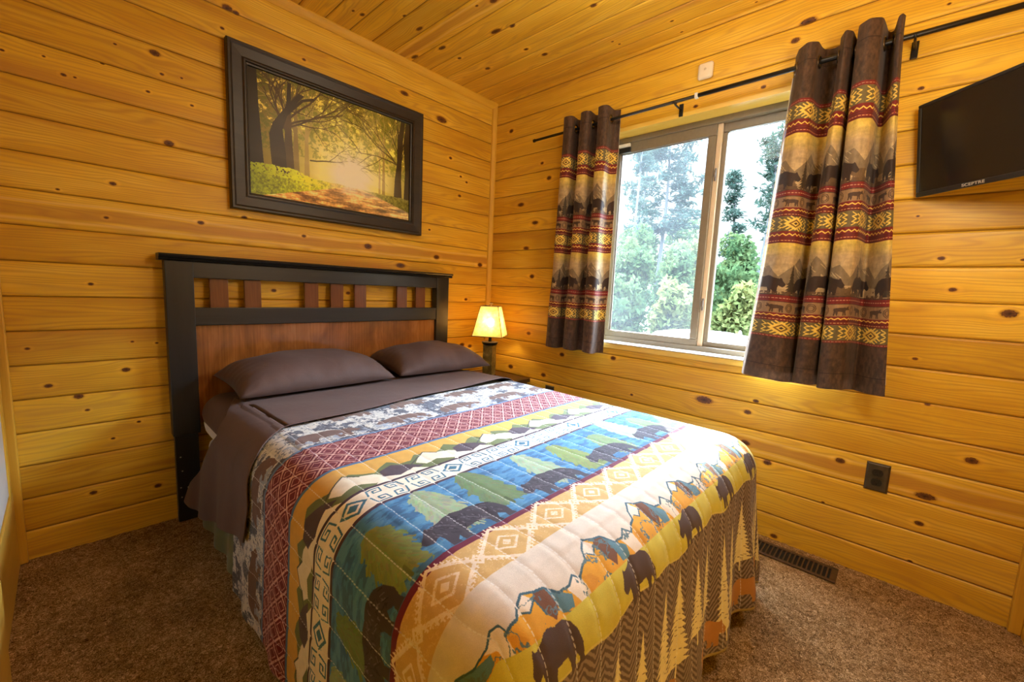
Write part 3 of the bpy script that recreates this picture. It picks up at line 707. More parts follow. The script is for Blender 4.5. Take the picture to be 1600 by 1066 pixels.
# ------------------------------------------------------------------ curtain rod and curtains
IRON = simple('black_iron', (.014, .012, .011), .38, .3, var=.2)
ROD = thing('curtain_rod', (-.08, -1.47, 2.048), 'long thin black metal curtain rod on brackets above the window', 'curtain rod')
MB().tube([(-.08, -.463, 2.046), (-.08, -1.50, 2.049)], .0075, 14).build('rod', IRON, ROD, smooth=True)
MB().tube([(-.08, -1.47, 2.049), (-.08, -2.66, 2.052)], .0095, 14).build('rod_sleeve', IRON, ROD, smooth=True)
def bracket(y, hz):
    b = MB(); b.box(-.006, .001, y-.010, y+.010, hz-.045, hz+.015, .002); b.tube([(-.002, y, hz-.012), (-.05, y, hz-.014), (-.08, y, hz-.012)], .0045, 8)
    b.tube([(-.08+.0125*math.cos(t), y, hz+.0125*math.sin(t)) for t in np.linspace(PI, 2*PI, 9)], .0035, 8)
    return b.build('bracket', IRON, ROD)
for yy in (-1.365, -2.222): bracket(yy, 2.048)
MB().tube([(-.08, -.463, 2.046), (-.08, -.452, 2.046)], .010, 14).build('end_cap', IRON, ROD)
MB().box(-.0905, -.0695, -1.475, -1.460, 2.037, 2.060, .002).build('clear_sticker', simple('clear_sticker', (.75, .75, .72), .3), ROD)

CURT = image_mat('curtain_fabric', curtain_image(), .62, 700, .25, .06, .35, .1)
LINING = cloth_mat('cream_lining', (.74, .70, .62), .8, 600, .06)
GROM = simple('bronze_grommet', (.10, .065, .035), .3, .8, var=.2)
def smooth(P, k):
    for _ in range(k):
        Q = P.copy(); Q[1:-1] = .25*P[:-2]+.5*P[1:-1]+.25*P[2:]; P = Q
    return P
def seglines(segs, counts):
    out = []; last = None
    for pts, c in zip(segs, counts):
        pts = np.array(([last] if last is not None else [])+list(pts), float); last = tuple(pts[-1])
        L = np.r_[0, np.cumsum(np.linalg.norm(np.diff(pts, axis=0), axis=1))]; t = np.linspace(0, L[-1], c+1)[(0 if not out else 1):]
        out.append(np.stack([np.interp(t, L, pts[:, 0]), np.interp(t, L, pts[:, 1])], -1))
    return smooth(np.concatenate(out), 3)
def curtain(name, label, T, B, u0, top=2.112, bot=.755, wtot=.92, seed=0, edge=0):
    """T, B: plan paths (y,x) of the cloth at the top and at the hem"""
    root = thing(name, (-.08, (T[0, 0]+T[-1, 0])/2, bot), label, 'curtain', 'bear curtains on the window rod')
    nu, nv = len(T), 130; v = np.linspace(0, 1, nv)[None, :]; e = np.clip((v-.03)/.97, 0, 1)**1.15
    y = T[:, :1]*(1-e)+B[:, :1]*e; x = T[:, 1:]*(1-e)+B[:, 1:]*e
    uu = np.r_[0, np.cumsum(np.linalg.norm(np.diff(T, axis=0), axis=1))]; uu = (uu/uu[-1])[:, None]
    x = x-.0035*np.sin(11*v+23*uu+seed)*v-.0025*np.sin(23*v+9*uu+seed)*np.sin(17*uu); y = y+.003*np.sin(7*v+13*uu)*v
    x = np.minimum(x, -.022); z = top+(bot-top)*v+.005*np.sin(2*PI*3*uu)*v
    P = np.stack([x, y, z], -1); UV = np.stack([u0+uu*wtot+v*0, 1-v+uu*0], -1)
    j0 = int((top-2.049)/(top-bot)*(nv-1)); row = P[:, j0, 0]+.08
    cs = [i for i in range(1, nu) if row[i-1]*row[i] <= 0 and 3 < i < nu-3]; cen = []
    for i in cs:
        q = row[i-1]/(row[i-1]-row[i]+1e-12); cen.append(np.array((-.08, P[i-1, j0, 1]*(1-q)+P[i, j0, 1]*q, 2.0495)))
    obj('fabric', grid_mesh('fabric', P, UV, cut=[(c, .0215) for c in cen]), CURT, root, smooth=True)
    d = np.gradient(P, axis=0); nx = np.stack([d[..., 1], -d[..., 0]], -1); nx /= np.linalg.norm(nx, axis=-1, keepdims=True)+1e-9
    sgn = 1 if T[-1, 0] < T[0, 0] else -1
    L = P.copy(); L[..., :2] += -nx*.0035*sgn; L[..., 0] = np.minimum(L[..., 0], -.016)
    obj('lining', grid_mesh('lining', L[:, 4:-4], cut=[(c, .0255) for c in cen]), LINING, root, smooth=True)
    if edge: MB().tube([tuple(L[0, j]+np.array((-.001, .002, 0))) for j in range(8, nv-3, 3)], .0035, 6).build('side_hem', LINING, root, smooth=True)
    for i, c in zip(cs, cen):
        t = P[min(i+2, nu-1), j0]-P[max(i-2, 0), j0]
        MB().torus(c, (-t[1], t[0], 0), .0205, .0048, 22, 8).build('grommet', GROM, root, smooth=True)
    return root
def waves(ya, yb, n, amp, N=170):
    u = np.linspace(0, 1, N); ph = 2*PI*n*u+PI; w = np.cos(ph); w = np.sign(w)*np.abs(w)**.75
    return np.stack([ya+(yb-ya)*u-.014*np.sin(2*ph), -.084-amp*w], -1)
def wv2(ya, yb, n, amp):
    W = waves(ya, yb, n, amp); W[:, 1] = np.minimum(W[:, 1]*1.0-.0, -.024); return W
LT, LB = wv2(-.690, -1.040, 3.0, .052), wv2(-.640, -1.036, 3.0, .050)
curtain('curtain', 'dark brown bear and diamond patterned curtain left of the window', LT, LB, .0, 2.108, .752, .95, 1)
CN = (22, 24, 24, 16, 26, 26, 22, 8)
RT = seglines([[(-1.853, -.045), (-1.872, -.10), (-1.908, -.138)], [(-1.940, -.118), (-1.945, -.055), (-1.953, -.026), (-1.982, -.024)], [(-2.002, -.03), (-2.005, -.09), (-2.026, -.140)], [(-2.046, -.115), (-2.052, -.032)],
               [(-2.058, -.10), (-2.064, -.145), (-2.098, -.172)], [(-2.132, -.148), (-2.138, -.09), (-2.142, -.028), (-2.156, -.024)], [(-2.162, -.06), (-2.172, -.125), (-2.182, -.134)], [(-2.190, -.11)]], CN)
RB = seglines([[(-1.785, -.05), (-1.81, -.118), (-1.88, -.152)], [(-1.955, -.148), (-1.985, -.10), (-1.988, -.035)], [(-1.986, -.10), (-1.998, -.145), (-2.03, -.158)], [(-2.070, -.132), (-2.080, -.035)],
               [(-2.078, -.11), (-2.088, -.155), (-2.12, -.168)], [(-2.158, -.150), (-2.172, -.10), (-2.186, -.045)], [(-2.22, -.072), (-2.26, -.105), (-2.278, -.115)], [(-2.290, -.118)]], CN)
curtain('curtain', 'wider flared bear and diamond patterned curtain right of the window beside the television', RT, RB, .02, 2.112, .762, .96, 3, 1)

# ------------------------------------------------------------------ wall things
FR = grain_mat('dark_frame', [(.012, .008, .005), (.022, .015, .010), (.035, .024, .016)], 0, .42)
PF = thing('framed_picture', (-1.14, -.02, 1.41), 'large dark framed picture of sunbeams on a forest lane above the headboard', 'picture')
fx0, fx1, fz0, fz1 = -1.650, -.630, 1.409, 2.133; bw = .082
def mitred(prof, x0, x1, z0, z1, y):
    """picture frame: profile [(inset, depth)] swept round the rectangle"""
    bm = bmesh.new(); rings = []
    for ins, dep in prof:
        rings.append([bm.verts.new(c) for c in ((x0+ins, y-dep, z0+ins), (x1-ins, y-dep, z0+ins), (x1-ins, y-dep, z1-ins), (x0+ins, y-dep, z1-ins))])
    for A, B in zip(rings[:-1], rings[1:]):
        for i in range(4): bm.faces.new((A[i], A[(i+1) % 4], B[(i+1) % 4], B[i]))
    m = MB(); m.bm.free(); m.bm = bm; return m
mitred([(0, 0), (0, .030), (.004, .036), (.012, .036), (.020, .031), (.058, .027), (.066, .030), (.072, .030), (.076, .022), (.082, .020), (.084, .008)], fx0, fx1, fz0, fz1, -.004).build('frame', FR, PF)
me = raw_mesh(bpy.data.meshes.new('print'), [(fx0+bw, -.014, fz0+bw), (fx1-bw, -.014, fz0+bw), (fx1-bw, -.014, fz1-bw), (fx0+bw, -.014, fz1-bw)], [(0, 1, 2, 3)])
l = me.uv_layers.new(name='UVMap'); l.data.foreach_set('uv', [0, 0, 1, 0, 1, 1, 0, 1])
obj('print', me, image_mat('forest_print', forest_image(), .35, spec=.3), PF)
MB().box(fx0+.05, fx1-.05, -.012, -.004, fz0+.05, fz1-.05).build('backing_board', FR, PF)

BRZ = simple('bronze_plate', (.085, .070, .054), .36, .45, var=.25, scale=25)
def outlet(y, z, label):
    r = thing('wall_outlet', (-.003, y, z), label, 'outlet', 'dark duplex outlets on the window wall')
    q = mitred([(0, 0), (.003, .004), (.007, .006), (.035, .0065)], y-.0365, y+.0365, z-.058, z+.058, 0)
    bmv = q.bm
    for v_ in bmv.verts: v_.co = Vector((v_.co.y-.001, v_.co.x, v_.co.z))
    q.box(-.006, -.001, y-.03, y+.03, z-.05, z+.05)
    q.build('plate', BRZ, r)
    for s in (-1, 1):
        zc = z+s*.0195; d = MB()
        pts = [(.017*math.cos(t), max(-.0135, min(.0135, .017*math.sin(t)))) for t in np.linspace(0, 2*PI, 28, endpoint=False)]
        d.prism(pts, -.0105, -.006, lambda x, yy, zz: (zz, y+x, zc+yy)); rc = d.build('receptacle', BLK, r)
        e = MB()
        for sy in (-.0065, .0065): e.box(-.0112, -.0100, y+sy-.0012, y+sy+.0012, zc-.001, zc+.007)
        e.ball((-.0105, y, zc-.007), .0026, 2); e.build('slots', simple('slot_black', (.002, .002, .002), .6), rc)
    MB().lathe([(.0032, 0), (.0025, .0012)], (0, 0, 0), 12)
    sc = MB(); sc.ball((-.0070, y, z), .0030, 2, (.4, 1, 1)); sc.build('screw', BRZ, r)
    return r
outlet(-2.300, .4145, 'dark bronze duplex outlet low on the wall right of the bed foot')
outlet(-.630, .414, 'dark outlet on the wall beside nightstand, mostly hidden behind the bed')

SN = thing('wall_sensor', (-.012, -1.472, 2.185), 'small white rounded square sensor on the wall above the curtain rod', 'sensor')
b = MB(); b.box(-.020, -.001, -1.507, -1.437, 2.147, 2.222, .012, 4); b.build('case', simple('ivory_plastic', (.80, .72, .58), .35, var=.03), SN, auto=True)
b = MB(); b.ball((-.020, -1.472, 2.19), .006, 2, (.3, 1, 1)); b.build('lens', simple('sensor_lens', (.62, .52, .38), .3), SN, smooth=True)
WS = thing('window_contact', (.09, -1.0, 1.93), 'tiny white and black window contact at top left of the window frame', 'sensor')
b = MB(); b.box(.080, .096, -1.045, -.975, 1.945, 1.963, .003); b.build('case', simple('white_plastic', (.82, .80, .76), .35), WS)
b = MB(); b.box(.088, .103, -1.045, -.975, 1.915, 1.942, .002); b.build('magnet', BLK, WS)

VENT = thing('floor_vent', (-.115, -2.0, .002), 'brown metal floor register with slotted louvers in carpet by the wall', 'vent')
BRN = simple('brown_enamel', (.085, .048, .026), .42, .3, var=.15)
va, vb = -2.228, -1.80
f = MB(); f.box(-.176, -.160, va, vb, 0, .006, .002); f.box(-.072, -.055, va, vb, 0, .006, .002); f.box(-.160, -.072, va, va+.022, 0, .006, .002); f.box(-.160, -.072, vb-.022, vb, 0, .006, .002)
f.build('frame', BRN, VENT)
f = MB()
for yv in np.arange(va+.03, vb-.02, .0165): f.box(-.161, -.071, yv, yv+.0055, .0005, .0045)
lv = f.build('louvers', BRN, VENT)
f = MB(); f.box(-.162, -.070, va+.02, vb-.02, -.004, .0006); f.build('damper', simple('vent_dark', (.006, .005, .004), .9), VENT)

# television, swung out from the wall on an arm
n_ = Vector((-.7088, .6903, -.1454)).normalized(); dh = Vector((-.6963, -.7176, -.0125)).normalized(); up = n_.cross(dh).normalized()
if up.z < 0: up = -up
dh = (dh-dh.dot(n_)*n_).normalized(); up = dh.cross(n_); up = up if up.z > 0 else -up
TVW, TVH = .545, .318
tl_ = Vector((-.060, -2.256, 1.812)); TVC = tl_+dh*TVW/2-up*TVH/2
TV = thing('television', (0, 0, 0), 'black flat screen television on the wall arm right of the curtains', 'television')
Mx = Matrix((( -dh).to_4d(), n_.to_4d(), up.to_4d())).transposed() if False else Matrix.Identity(4)
ax = dh; 
M3 = Matrix((ax, -n_, up)).transposed()     # local x along the screen, y into it, z up
if M3.determinant() < 0: M3 = Matrix((-ax, -n_, up)).transposed(); ax = -ax
M4 = M3.to_4x4(); M4.translation = TVC; TV.matrix_world = M4; bpy.context.view_layer.update()
sx = 1 if ax.dot(dh) > 0 else -1
TVB = simple('tv_black', (.010, .009, .009), .42, var=.1); SCR = simple('tv_screen', (.011, .0085, .007), .20, var=.05, spec=.5)
hw, hh = TVW/2, TVH/2
b = MB(); b.box(-hw, hw, .0, .012, -hh, -hh+.017, .003); b.box(-hw, hw, 0, .012, hh-.011, hh, .003); b.box(-hw, -hw+.011, 0, .012, -hh+.017, hh-.011, .002); b.box(hw-.011, hw, 0, .012, -hh+.017, hh-.011, .002)
b.build('bezel', TVB, TV, local=True)
b = MB(); b.box(-hw+.008, hw-.008, .003, .010, -hh+.014, hh-.008); b.build('screen', SCR, TV, local=True)
b = MB(); b.box(-hw+.004, hw-.004, .010, .026, -hh+.004, hh-.004, .004); b.box(-hw*.7, hw*.7, .02, .05, -hh*.85, hh*.35, .012); b.build('back_shell', TVB, TV, local=True)
cu = bpy.data.curves.new('lettering', 'FONT'); cu.body = 'SCEPTRE'; cu.size = .0125; cu.extrude = .0004; cu.align_x = 'CENTER'; cu.align_y = 'CENTER'; cu.space_character = 1.12; cu.offset = .0003
to = bpy.data.objects.new('tmp_text', cu); C.objects.link(to); bpy.context.view_layer.update()
lm = bpy.data.meshes.new_from_object(to.evaluated_get(bpy.context.evaluated_depsgraph_get())); bpy.data.objects.remove(to)
lm.transform(Matrix.Scale(1.25, 4, (1, 0, 0))); lm.transform(Matrix.Rotation(PI/2, 4, 'X')); lm.transform(Matrix.Translation((sx*(-hw+.187), -.0006, -hh+.0085)))
lm.name = 'lettering'; lo = obj('lettering', lm, simple('silver_letter', (.62, .56, .46), .35, .5), TV, local=True)
# arm parts: built in world space, then brought into the set's frame
Minv = TV.matrix_world.inverted()
def tvpart(mb, name, mat):
    o = mb.build(name, mat, None, local=True); o.data.transform(Minv); o.parent = TV; return o
bk = TVC-n_*.05
tvpart(MB().box(-.018, .001, -2.56, -2.44, 1.60, 1.76, .004), 'wall_plate', IRON)
tvpart(MB().tube([(-.01, -2.50, 1.68), (-.05, -2.52, 1.68), (-.10, -2.535, 1.675), tuple(bk)], .011, 10), 'swing_arm', IRON)
# ------------------------------------------------------------------ bed
BK = grain_mat('black_stained_wood', [(.008, .008, .009), (.013, .013, .014), (.022, .021, .022)], 2, .36)
BKX = grain_mat('black_stained_wood_x', [(.009, .009, .010), (.015, .015, .016), (.024, .023, .024)], 0, .36)
CH = grain_mat('cherry_slat', [(.08, .022, .005), (.16, .050, .011), (.28, .10, .025)], 2, .32)
m, nt, b_, out = newmat('cherry_panel'); n = N(nt); p = n.sep(n.obj())
f = n.noise(n.comb(n.math('MULTIPLY', p[0], 7), p[1], n.math('MULTIPLY', p[2], 3)), 1, 4, .6, .6); g = n.noise(n.comb(n.math('MULTIPLY', p[0], 130), p[1], n.math('MULTIPLY', p[2], 3)), 1, 2)
n.put(b_.inputs['Base Color'], n.ramp(n.math('ADD', n.math('MULTIPLY', f, .75), n.math('MULTIPLY', g, .25)), [(.32, (.12, .036, .006)), (.5, (.27, .096, .017)), (.68, (.44, .18, .04))]))
b_.inputs['Roughness'].default_value = .27; b_.inputs['Coat Weight'].default_value = .4; b_.inputs['Coat Roughness'].default_value = .2; PANEL = m
BED = thing('bed', (-1.17, -1.0, 0), 'black wooden bed with cherry slatted headboard against the pine wall', 'bed')
hx0, hx1 = -1.905, -.432
for xa, xb in ((hx0, hx0+.097), (hx1-.097, hx1)):
    MB().box(xa, xb, -.072, -.020, .40, 1.156, .003).build('post', BK, BED)
for xa, xb in ((hx0+.006, hx0+.090), (hx1-.090, hx1-.006)):
    lg = MB().box(xa, xb, -.060, -.028, 0, .41, .003).build('leg', BK, BED)
    if xa < -1.5:
        for bx_, bz in ((.016, .30), (.02, .235), (.012, .16), (.038, .155), (.062, .165), (.014, .115), (.03, .08)):
            q = MB(); q.ball((xa+bx_, -.0605, bz), .0032, 2, (1, .5, 1)); q.build('bolt', simple('steel_bolt', (.5, .48, .44), .35, .8), lg, smooth=True)
MB().box(hx0+.09, hx1-.09, -.068, -.024, 1.086, 1.156, .003).build('top_rail', BKX, BED)
MB().box(hx0+.09, hx1-.09, -.068, -.024, .880, .958, .003).build('middle_rail', BKX, BED)
MB().prism([(-.012, 1.155), (-.080, 1.155), (-.086, 1.160), (-.080, 1.166), (-.090, 1.170), (-.094, 1.177), (-.090, 1.183), (-.012, 1.183)], hx0-.018, hx1+.018, lambda x, y, z: (z, x, y)).build('cap_moulding', BKX, BED)
for cx in (-1.714, -1.580, -1.311, -1.177, -1.043, -.774, -.640): MB().box(cx-.035, cx+.035, -.052, -.036, .95, 1.092, .002).build('slat', CH, BED)
MB().box(hx0+.09, hx1-.09, -.050, -.034, .44, .885).build('panel', PANEL, BED)
for xa in (-1.785, -.56): MB().box(xa, xa+.03, -1.90, -.06, .10, .18, .003).build('side_rail', IRON, BED)
for xa in (-1.78, -.56):
    for ya in (-1.85, -.4): MB().lathe([(.018, 0), (.018, .10)], (xa, ya, 0), 12).build('frame_leg', IRON, BED)
MB().box(-1.79, -.525, -1.915, -.085, .185, .374, .03, 3).build('box_spring', cloth_mat('box_ticking', (.60, .58, .54), .9), BED)

BROWN = cloth_mat('brown_cotton', (.098, .058, .050), .72, 900, .10, .05, .18)
BROWN2 = cloth_mat('brown_pillowcase', (.100, .062, .054), .68, 900, .10, .05, .22)
MT = thing('mattress', (-1.157, -1.03, .375), 'mattress in a dark brown fitted sheet between the headboard and the quilt', 'mattress')
MB().box(-1.812, -.502, -1.947, -.085, .376, .578, .085, 5).build('mattress_core', cloth_mat('white_ticking', (.68, .65, .60), .9), MT, auto=True)
q = MB(); q.box(-1.817, -.497, -1.952, -.080, .415, .588, .088, 7); q.build('fitted_sheet', BROWN, MT, auto=True)

# quilt, draped
xsL, xsR, ysF, zt, rr = -1.842, -.472, -1.985, .606, .115
xi0, xi1, yi = xsL+rr, xsR-rr, ysF+rr
def drape(X, Y, off=0.0, fold=1.0, seed=0.0, rad=rr):
    """cloth point (X,Y) lying over the mattress -> 3D"""
    r = rad+off
    dxl = np.maximum(xi0-X, 0); dxr = np.maximum(X-xi1, 0); dx = dxl+dxr; sg = np.where(dxl > 0, -1.0, 1.0); dy = np.maximum(yi-Y, 0)
    h = np.hypot(dx, dy)+1e-9; m = np.maximum(dx, dy); d = m+(h-m)*.22
    nx, ny = sg*dx/h, -dy/h
    Xc = np.clip(X, xi0, xi1); Yc = np.maximum(Y, yi)
    a = np.minimum(d/r, PI/2); drop = np.maximum(d-r*PI/2, 0)
    o = r*np.sin(a); z = zt+off-r*(1-np.cos(a))-drop
    th = np.arctan2(dy, dx)
    qp = np.where(dxl > 0, -(Yc-yi)+.25*th, np.where(dxr > 0, .39+(xi1-xi0)+.25*(PI/2-th)+(Yc-yi), .39+(Xc-xi0)))
    w = np.clip(d/.55, 0, 1)**1.6*fold
    side = np.where(dy > 0, np.clip(.35+.65*(Xc-xi0-.35)/.7, .3, 1.0), np.where(dxl > 0, .3, .8))
    wave = (.5+.5*np.sin(2*PI*qp/.235+.7+seed))*.040+(.5+.5*np.sin(2*PI*qp/.131+2.1+seed))*.012
    o = o+w*side*wave+w*.010*fold
    tilt = .012*np.clip(drop, 0, 1)
    o = o+tilt
    # soft unevenness of the top
    z = z+.0020*(1+np.sin(X*9+Y*4)*np.sin(Y*7-X*3))*(off > -.005)*(d < .02)
    return np.stack([Xc+nx*o, Yc+ny*o, np.maximum(z, .012)], -1)
QL = .60; qx0, qx1 = xi0-QL, xi1+QL; qy0, qy1 = -.80, yi-.590
QW, QH = qx1-qx0, qy0-qy1
nx_, ny_ = 390, 300
gx_, gy_ = np.meshgrid(np.linspace(qx0, qx1, nx_), np.linspace(qy0, qy1, ny_), indexing='ij')
P = drape(gx_, gy_)
uv = np.stack([(gx_-qx0)/QW, 1-(qy0-gy_)/QH], -1)
puck = np.abs((((gx_-qx0-.02)/.0715+.5) % 1)-.5)*.0715
dv = np.gradient(P, axis=0); du = np.gradient(P, axis=1); nn = np.cross(du, dv); nn /= np.linalg.norm(nn, axis=-1, keepdims=True)+1e-12
nn *= np.where(nn[..., 2:3] < -.2, -1, 1)
P = P-nn*(.0016*np.exp(-(puck/.006)**2))[..., None]+nn*(.0006*np.sin(gy_*140+np.sin(gx_*40)*2)*np.exp(-(puck/.015)**2))[..., None]
QUILT = image_mat('quilt_fabric', quilt_image(QW, QH), .85, 1100, .2, 0, .2, .1)
qo = obj('quilt', grid_mesh('quilt', P, uv), QUILT, smooth=True)
tag(qo, 'patchwork-look quilt with lake bears, mountains and crimson band spread over the bed', 'quilt')
so = qo.modifiers.new('thick', 'SOLIDIFY'); so.thickness = .005; so.offset = -1

GREEN = cloth_mat('green_blanket', (.105, .120, .060), .9, 500, .2, .3)
gx2, gy2 = np.meshgrid(np.linspace(xi0-.57, xi1+.52, 190), np.linspace(0, 1, 170), indexing='ij')
ghead = np.interp(xi0-gx2, [0, .15, .3, .58], [-.60, -.50, -.30, -.26])-.02*np.sin(gx2*40)*(gx2 < xi0-.25)
gy2 = ghead+(yi-.60-ghead)*gy2
wob = .10*np.sin(gx2*14+1)*(gx2 < xi0-.3)
P2 = drape(gx2, gy2, -.014, .0, .4)
low = np.clip((xi0-.30-gx2)/.25, 0, 1)*np.clip((gy2+.88)/.15, 0, 1); P2[..., 0] -= low*(.016+.010*np.sin(gy2*34)); gm = grid_mesh('green_blanket', P2)
go = obj('green_blanket', gm, GREEN, smooth=True); tag(go, 'dark green blanket hanging below the quilt at the bed side and foot corner', 'blanket')

# patterned bed skirt below the green blanket
SK = newmat('printed_skirt'); n = N(SK[1]); f = n.noise(n.obj(), 60, 3)
n.put(SK[2].inputs['Base Color'], n.ramp(f, [(.35, (.16, .04, .05)), (.45, (.50, .50, .48)), (.55, (.55, .56, .56)), (.65, (.12, .18, .28))])); SK[2].inputs['Roughness'].default_value = .9
pts = [(-1.835, y) for y in np.linspace(-.30, -1.90, 70)]
Ps = np.array([[(x-.006*math.sin(y*60)+.022, y, z) for z in (.30, .2, .1, .012)] for x, y in pts])
sk = obj('bed_skirt', grid_mesh('bed_skirt', Ps), SK[0], smooth=True); tag(sk, 'pale printed bed skirt showing at floor under the green blanket', 'bed skirt')

# folded flat sheet with a long flap over the left side
ni, nj = 90, 170
S = np.zeros((ni, nj, 3)); 
tt = np.linspace(0, 1, ni); dl = np.linspace(-.66, .17, nj)
for j in range(nj):
    pass
xs_flat = np.concatenate([np.linspace(xi0-.64, xi0, 80), np.linspace(xi0, xi1, 60), np.linspace(xi1, xi1+.30, 30)])
XX = np.zeros((ni, nj)); YY = np.zeros((ni, nj))
for j, xf in enumerate(xs_flat):
    dep = max(0.0, xi0-xf)
    hy = np.interp(dep, [0, .04, .10, .18, .30, .50, .64], [-.31, -.40, -.52, -.58, -.47, -.26, -.15])
    fy = np.interp(xf, [xi0-.64, xi0-.45, xi0-.2, xi0, xi1, xi1+.3], [-.97, -.985, -.955, -.885, -.765, -.755])
    YY[:, j] = hy+(fy-hy)*tt; XX[:, j] = xf
# the flap's lower edge rises toward the foot
lim = np.interp(tt, [0, .35, .7, 1], [.56, .51, .43, .37])[:, None]
dep = np.maximum(xi0-XX, 0); XX = np.where(dep > 0, xi0-dep*lim/.64, XX)
P3 = drape(XX, YY, .0128, 1.0, 0.0)
bulge = np.clip((xi0-XX-.15)/.4, 0, 1); P3[..., 0] -= .012*bulge*(1+.5*np.sin(YY*22+XX*6))
P3[..., 2] += .002*(1+np.sin(XX*11+YY*17)*np.sin(YY*9))*(XX > xi0)*(XX < xi1)-.022*((1-tt)**1.3)[:, None]*np.clip((XX-xi0+.14)/.14, 0, 1)
sh = obj('flat_sheet', grid_mesh('flat_sheet', P3), BROWN, smooth=True)
tag(sh, 'plain dark brown flat sheet folded over the quilt top with flap hanging left', 'sheet')
so = sh.modifiers.new('thick', 'SOLIDIFY'); so.thickness = .003; so.offset = 0

def pillow(name, label, cx, cy, cz, w, dpt, th, tilt, yaw, seed):
    R = np.random.default_rng(seed); nu, nv = 70, 50
    u, v = np.meshgrid(np.linspace(-1, 1, nu), np.linspace(-1, 1, nv), indexing='ij')
    prof = (np.clip(1-np.abs(u)**3.2, 0, 1)**.60)*(np.clip(1-np.abs(v)**3.0, 0, 1)**.52)
    pin = 1-.10*(np.abs(v)**3)*(1-np.abs(u)**6)*0
    x = u*w/2*(1-.07*(1-np.abs(u)**2)*0)*(1-.06*(1-v**2)*np.abs(u)**5*0+.0)-.0
    x = x*(1-.045*(np.cos(v*PI/2))*np.abs(u)**4); y = v*dpt/2*(1-.06*np.cos(u*PI/2)*np.abs(v)**4*-0.3)
    wr = sum(R.uniform(.15, .5)*np.sin((R.uniform(4, 14)*u+R.uniform(-9, 9)*v)+R.uniform(0, 6)) for _ in range(7))*.0028
    edge = np.exp(-((1-np.abs(u))/.25)**2)+np.exp(-((1-np.abs(v))/.22)**2)
    wr = wr*2.2+edge*.0016*np.sin(28*v*(np.abs(u) > np.abs(v))+30*u*(np.abs(v) >= np.abs(u))+R.uniform(0, 6))
    zt_ = th*.88*prof+wr*np.clip(prof*2.5, 0, 1); zb = -th*.10*prof
    M = Matrix.Translation((cx, cy, cz)) @ Matrix.Rotation(yaw, 4, 'Z') @ Matrix.Rotation(tilt, 4, 'X')
    bm_ = np.array(M)
    def X(z): return np.stack([x, y, z], -1) @ bm_[:3, :3].T+bm_[:3, 3]
    V = np.concatenate([X(zt_).reshape(-1, 3), X(zb).reshape(-1, 3)]); idx = np.arange(nu*nv).reshape(nu, nv)
    f = np.stack([idx[:-1, :-1], idx[1:, :-1], idx[1:, 1:], idx[:-1, 1:]], -1).reshape(-1, 4)
    me = raw_mesh(bpy.data.meshes.new('pillow'), V, np.concatenate([f, f[:, ::-1]+nu*nv]))
    bm = bmesh.new(); bm.from_mesh(me); bmesh.ops.remove_doubles(bm, verts=bm.verts, dist=.0004); bm.to_mesh(me); bm.free()
    o = obj(name, me, BROWN2, smooth=True)
    return tag(o, label, 'pillow', 'brown pillows against the headboard')
pillow('pillow', 'dark brown pillow at left, larger in view, against the headboard', -1.405, -.258, .640, .69, .40, .135, math.radians(4), math.radians(1), 3)
pillow('pillow', 'dark brown pillow at right beside the lamp, partly behind the other', -.715, -.272, .643, .61, .40, .132, math.radians(4), math.radians(-3), 8)

# ------------------------------------------------------------------ nightstand and lamp
WAL = grain_mat('dark_walnut', [(.035, .016, .007), (.060, .028, .012), (.095, .045, .018)], 0, .38)
NS = thing('nightstand', (-.21, -.26, 0), 'low dark brown nightstand in the corner under the lamp', 'nightstand')
MB().box(-.415, -.022, -.475, -.035, .470, .496, .004).build('top', WAL, NS)
MB().box(-.40, -.035, -.460, -.045, .05, .470, .003).build('body', WAL, NS)
for zc in (.345, .16):
    dd = MB().box(-.392, -.043, -.472, -.459, zc-.085, zc+.085, .003).build('drawer', WAL, NS)
    kb = MB(); kb.ball((-.217, -.483, zc), .013, 2); kb.build('knob', IRON, dd, smooth=True)
for xa in (-.395, -.075):
    for ya in (-.455, -.085): MB().box(xa, xa+.035, ya, ya+.035, 0, .05).build('foot', WAL, NS)

LX, LY = -.232, -.278
LAMP = thing('table_lamp', (LX, LY, .496), 'lit table lamp with square mica shade on the corner nightstand', 'lamp')
m, nt, b_, out = newmat('olive_stone'); n = N(nt); f = n.noise(n.obj(), 22, 4, .6)
n.put(b_.inputs['Base Color'], n.ramp(f, [(.3, (.07, .055, .02)), (.5, (.17, .14, .05)), (.7, (.34, .29, .12))])); b_.inputs['Roughness'].default_value = .3; STONE = m
rot = math.radians(22)
lp = MB(); lp.lathe([(.056, 0), (.056, .012), (.050, .018)], (LX, LY, .496), 4, rot=rot+PI/4); lp.build('base', IRON, LAMP)
lp = MB(); lp.lathe([(.046, .016), (.049, .10), (.047, .20), (.049, .222)], (LX, LY, .496), 4, rot=rot+PI/4); lp.build('column', STONE, LAMP)
lp = MB(); lp.lathe([(.030, .220), (.050, .228), (.056, .240), (.054, .245), (.0, .247)], (LX, LY, .496), 28); lp.build('collar', IRON, LAMP, auto=True)
lp = MB(); lp.lathe([(.011, .244), (.010, .30), (.013, .305), (.013, .335), (.004, .338)], (LX, LY, .496), 16); lp.build('neck', IRON, LAMP, auto=True)
lp = MB(); lp.lathe([(.004, .478), (.004, .498), (.012, .500), (.013, .505), (.006, .510), (.0, .511)], (LX, LY, .496), 16); lp.build('finial', simple('brass_finial', (.55, .42, .22), .3, .8), LAMP, auto=True)
m, nt, b_, out = newmat('lit_bulb'); nt.nodes.remove(b_); n = N(nt); em = n.add('ShaderNodeEmission'); em.inputs[0].default_value = (1, .70, .34, 1); em.inputs[1].default_value = 160
nt.links.new(em.outputs[0], out.inputs[0])
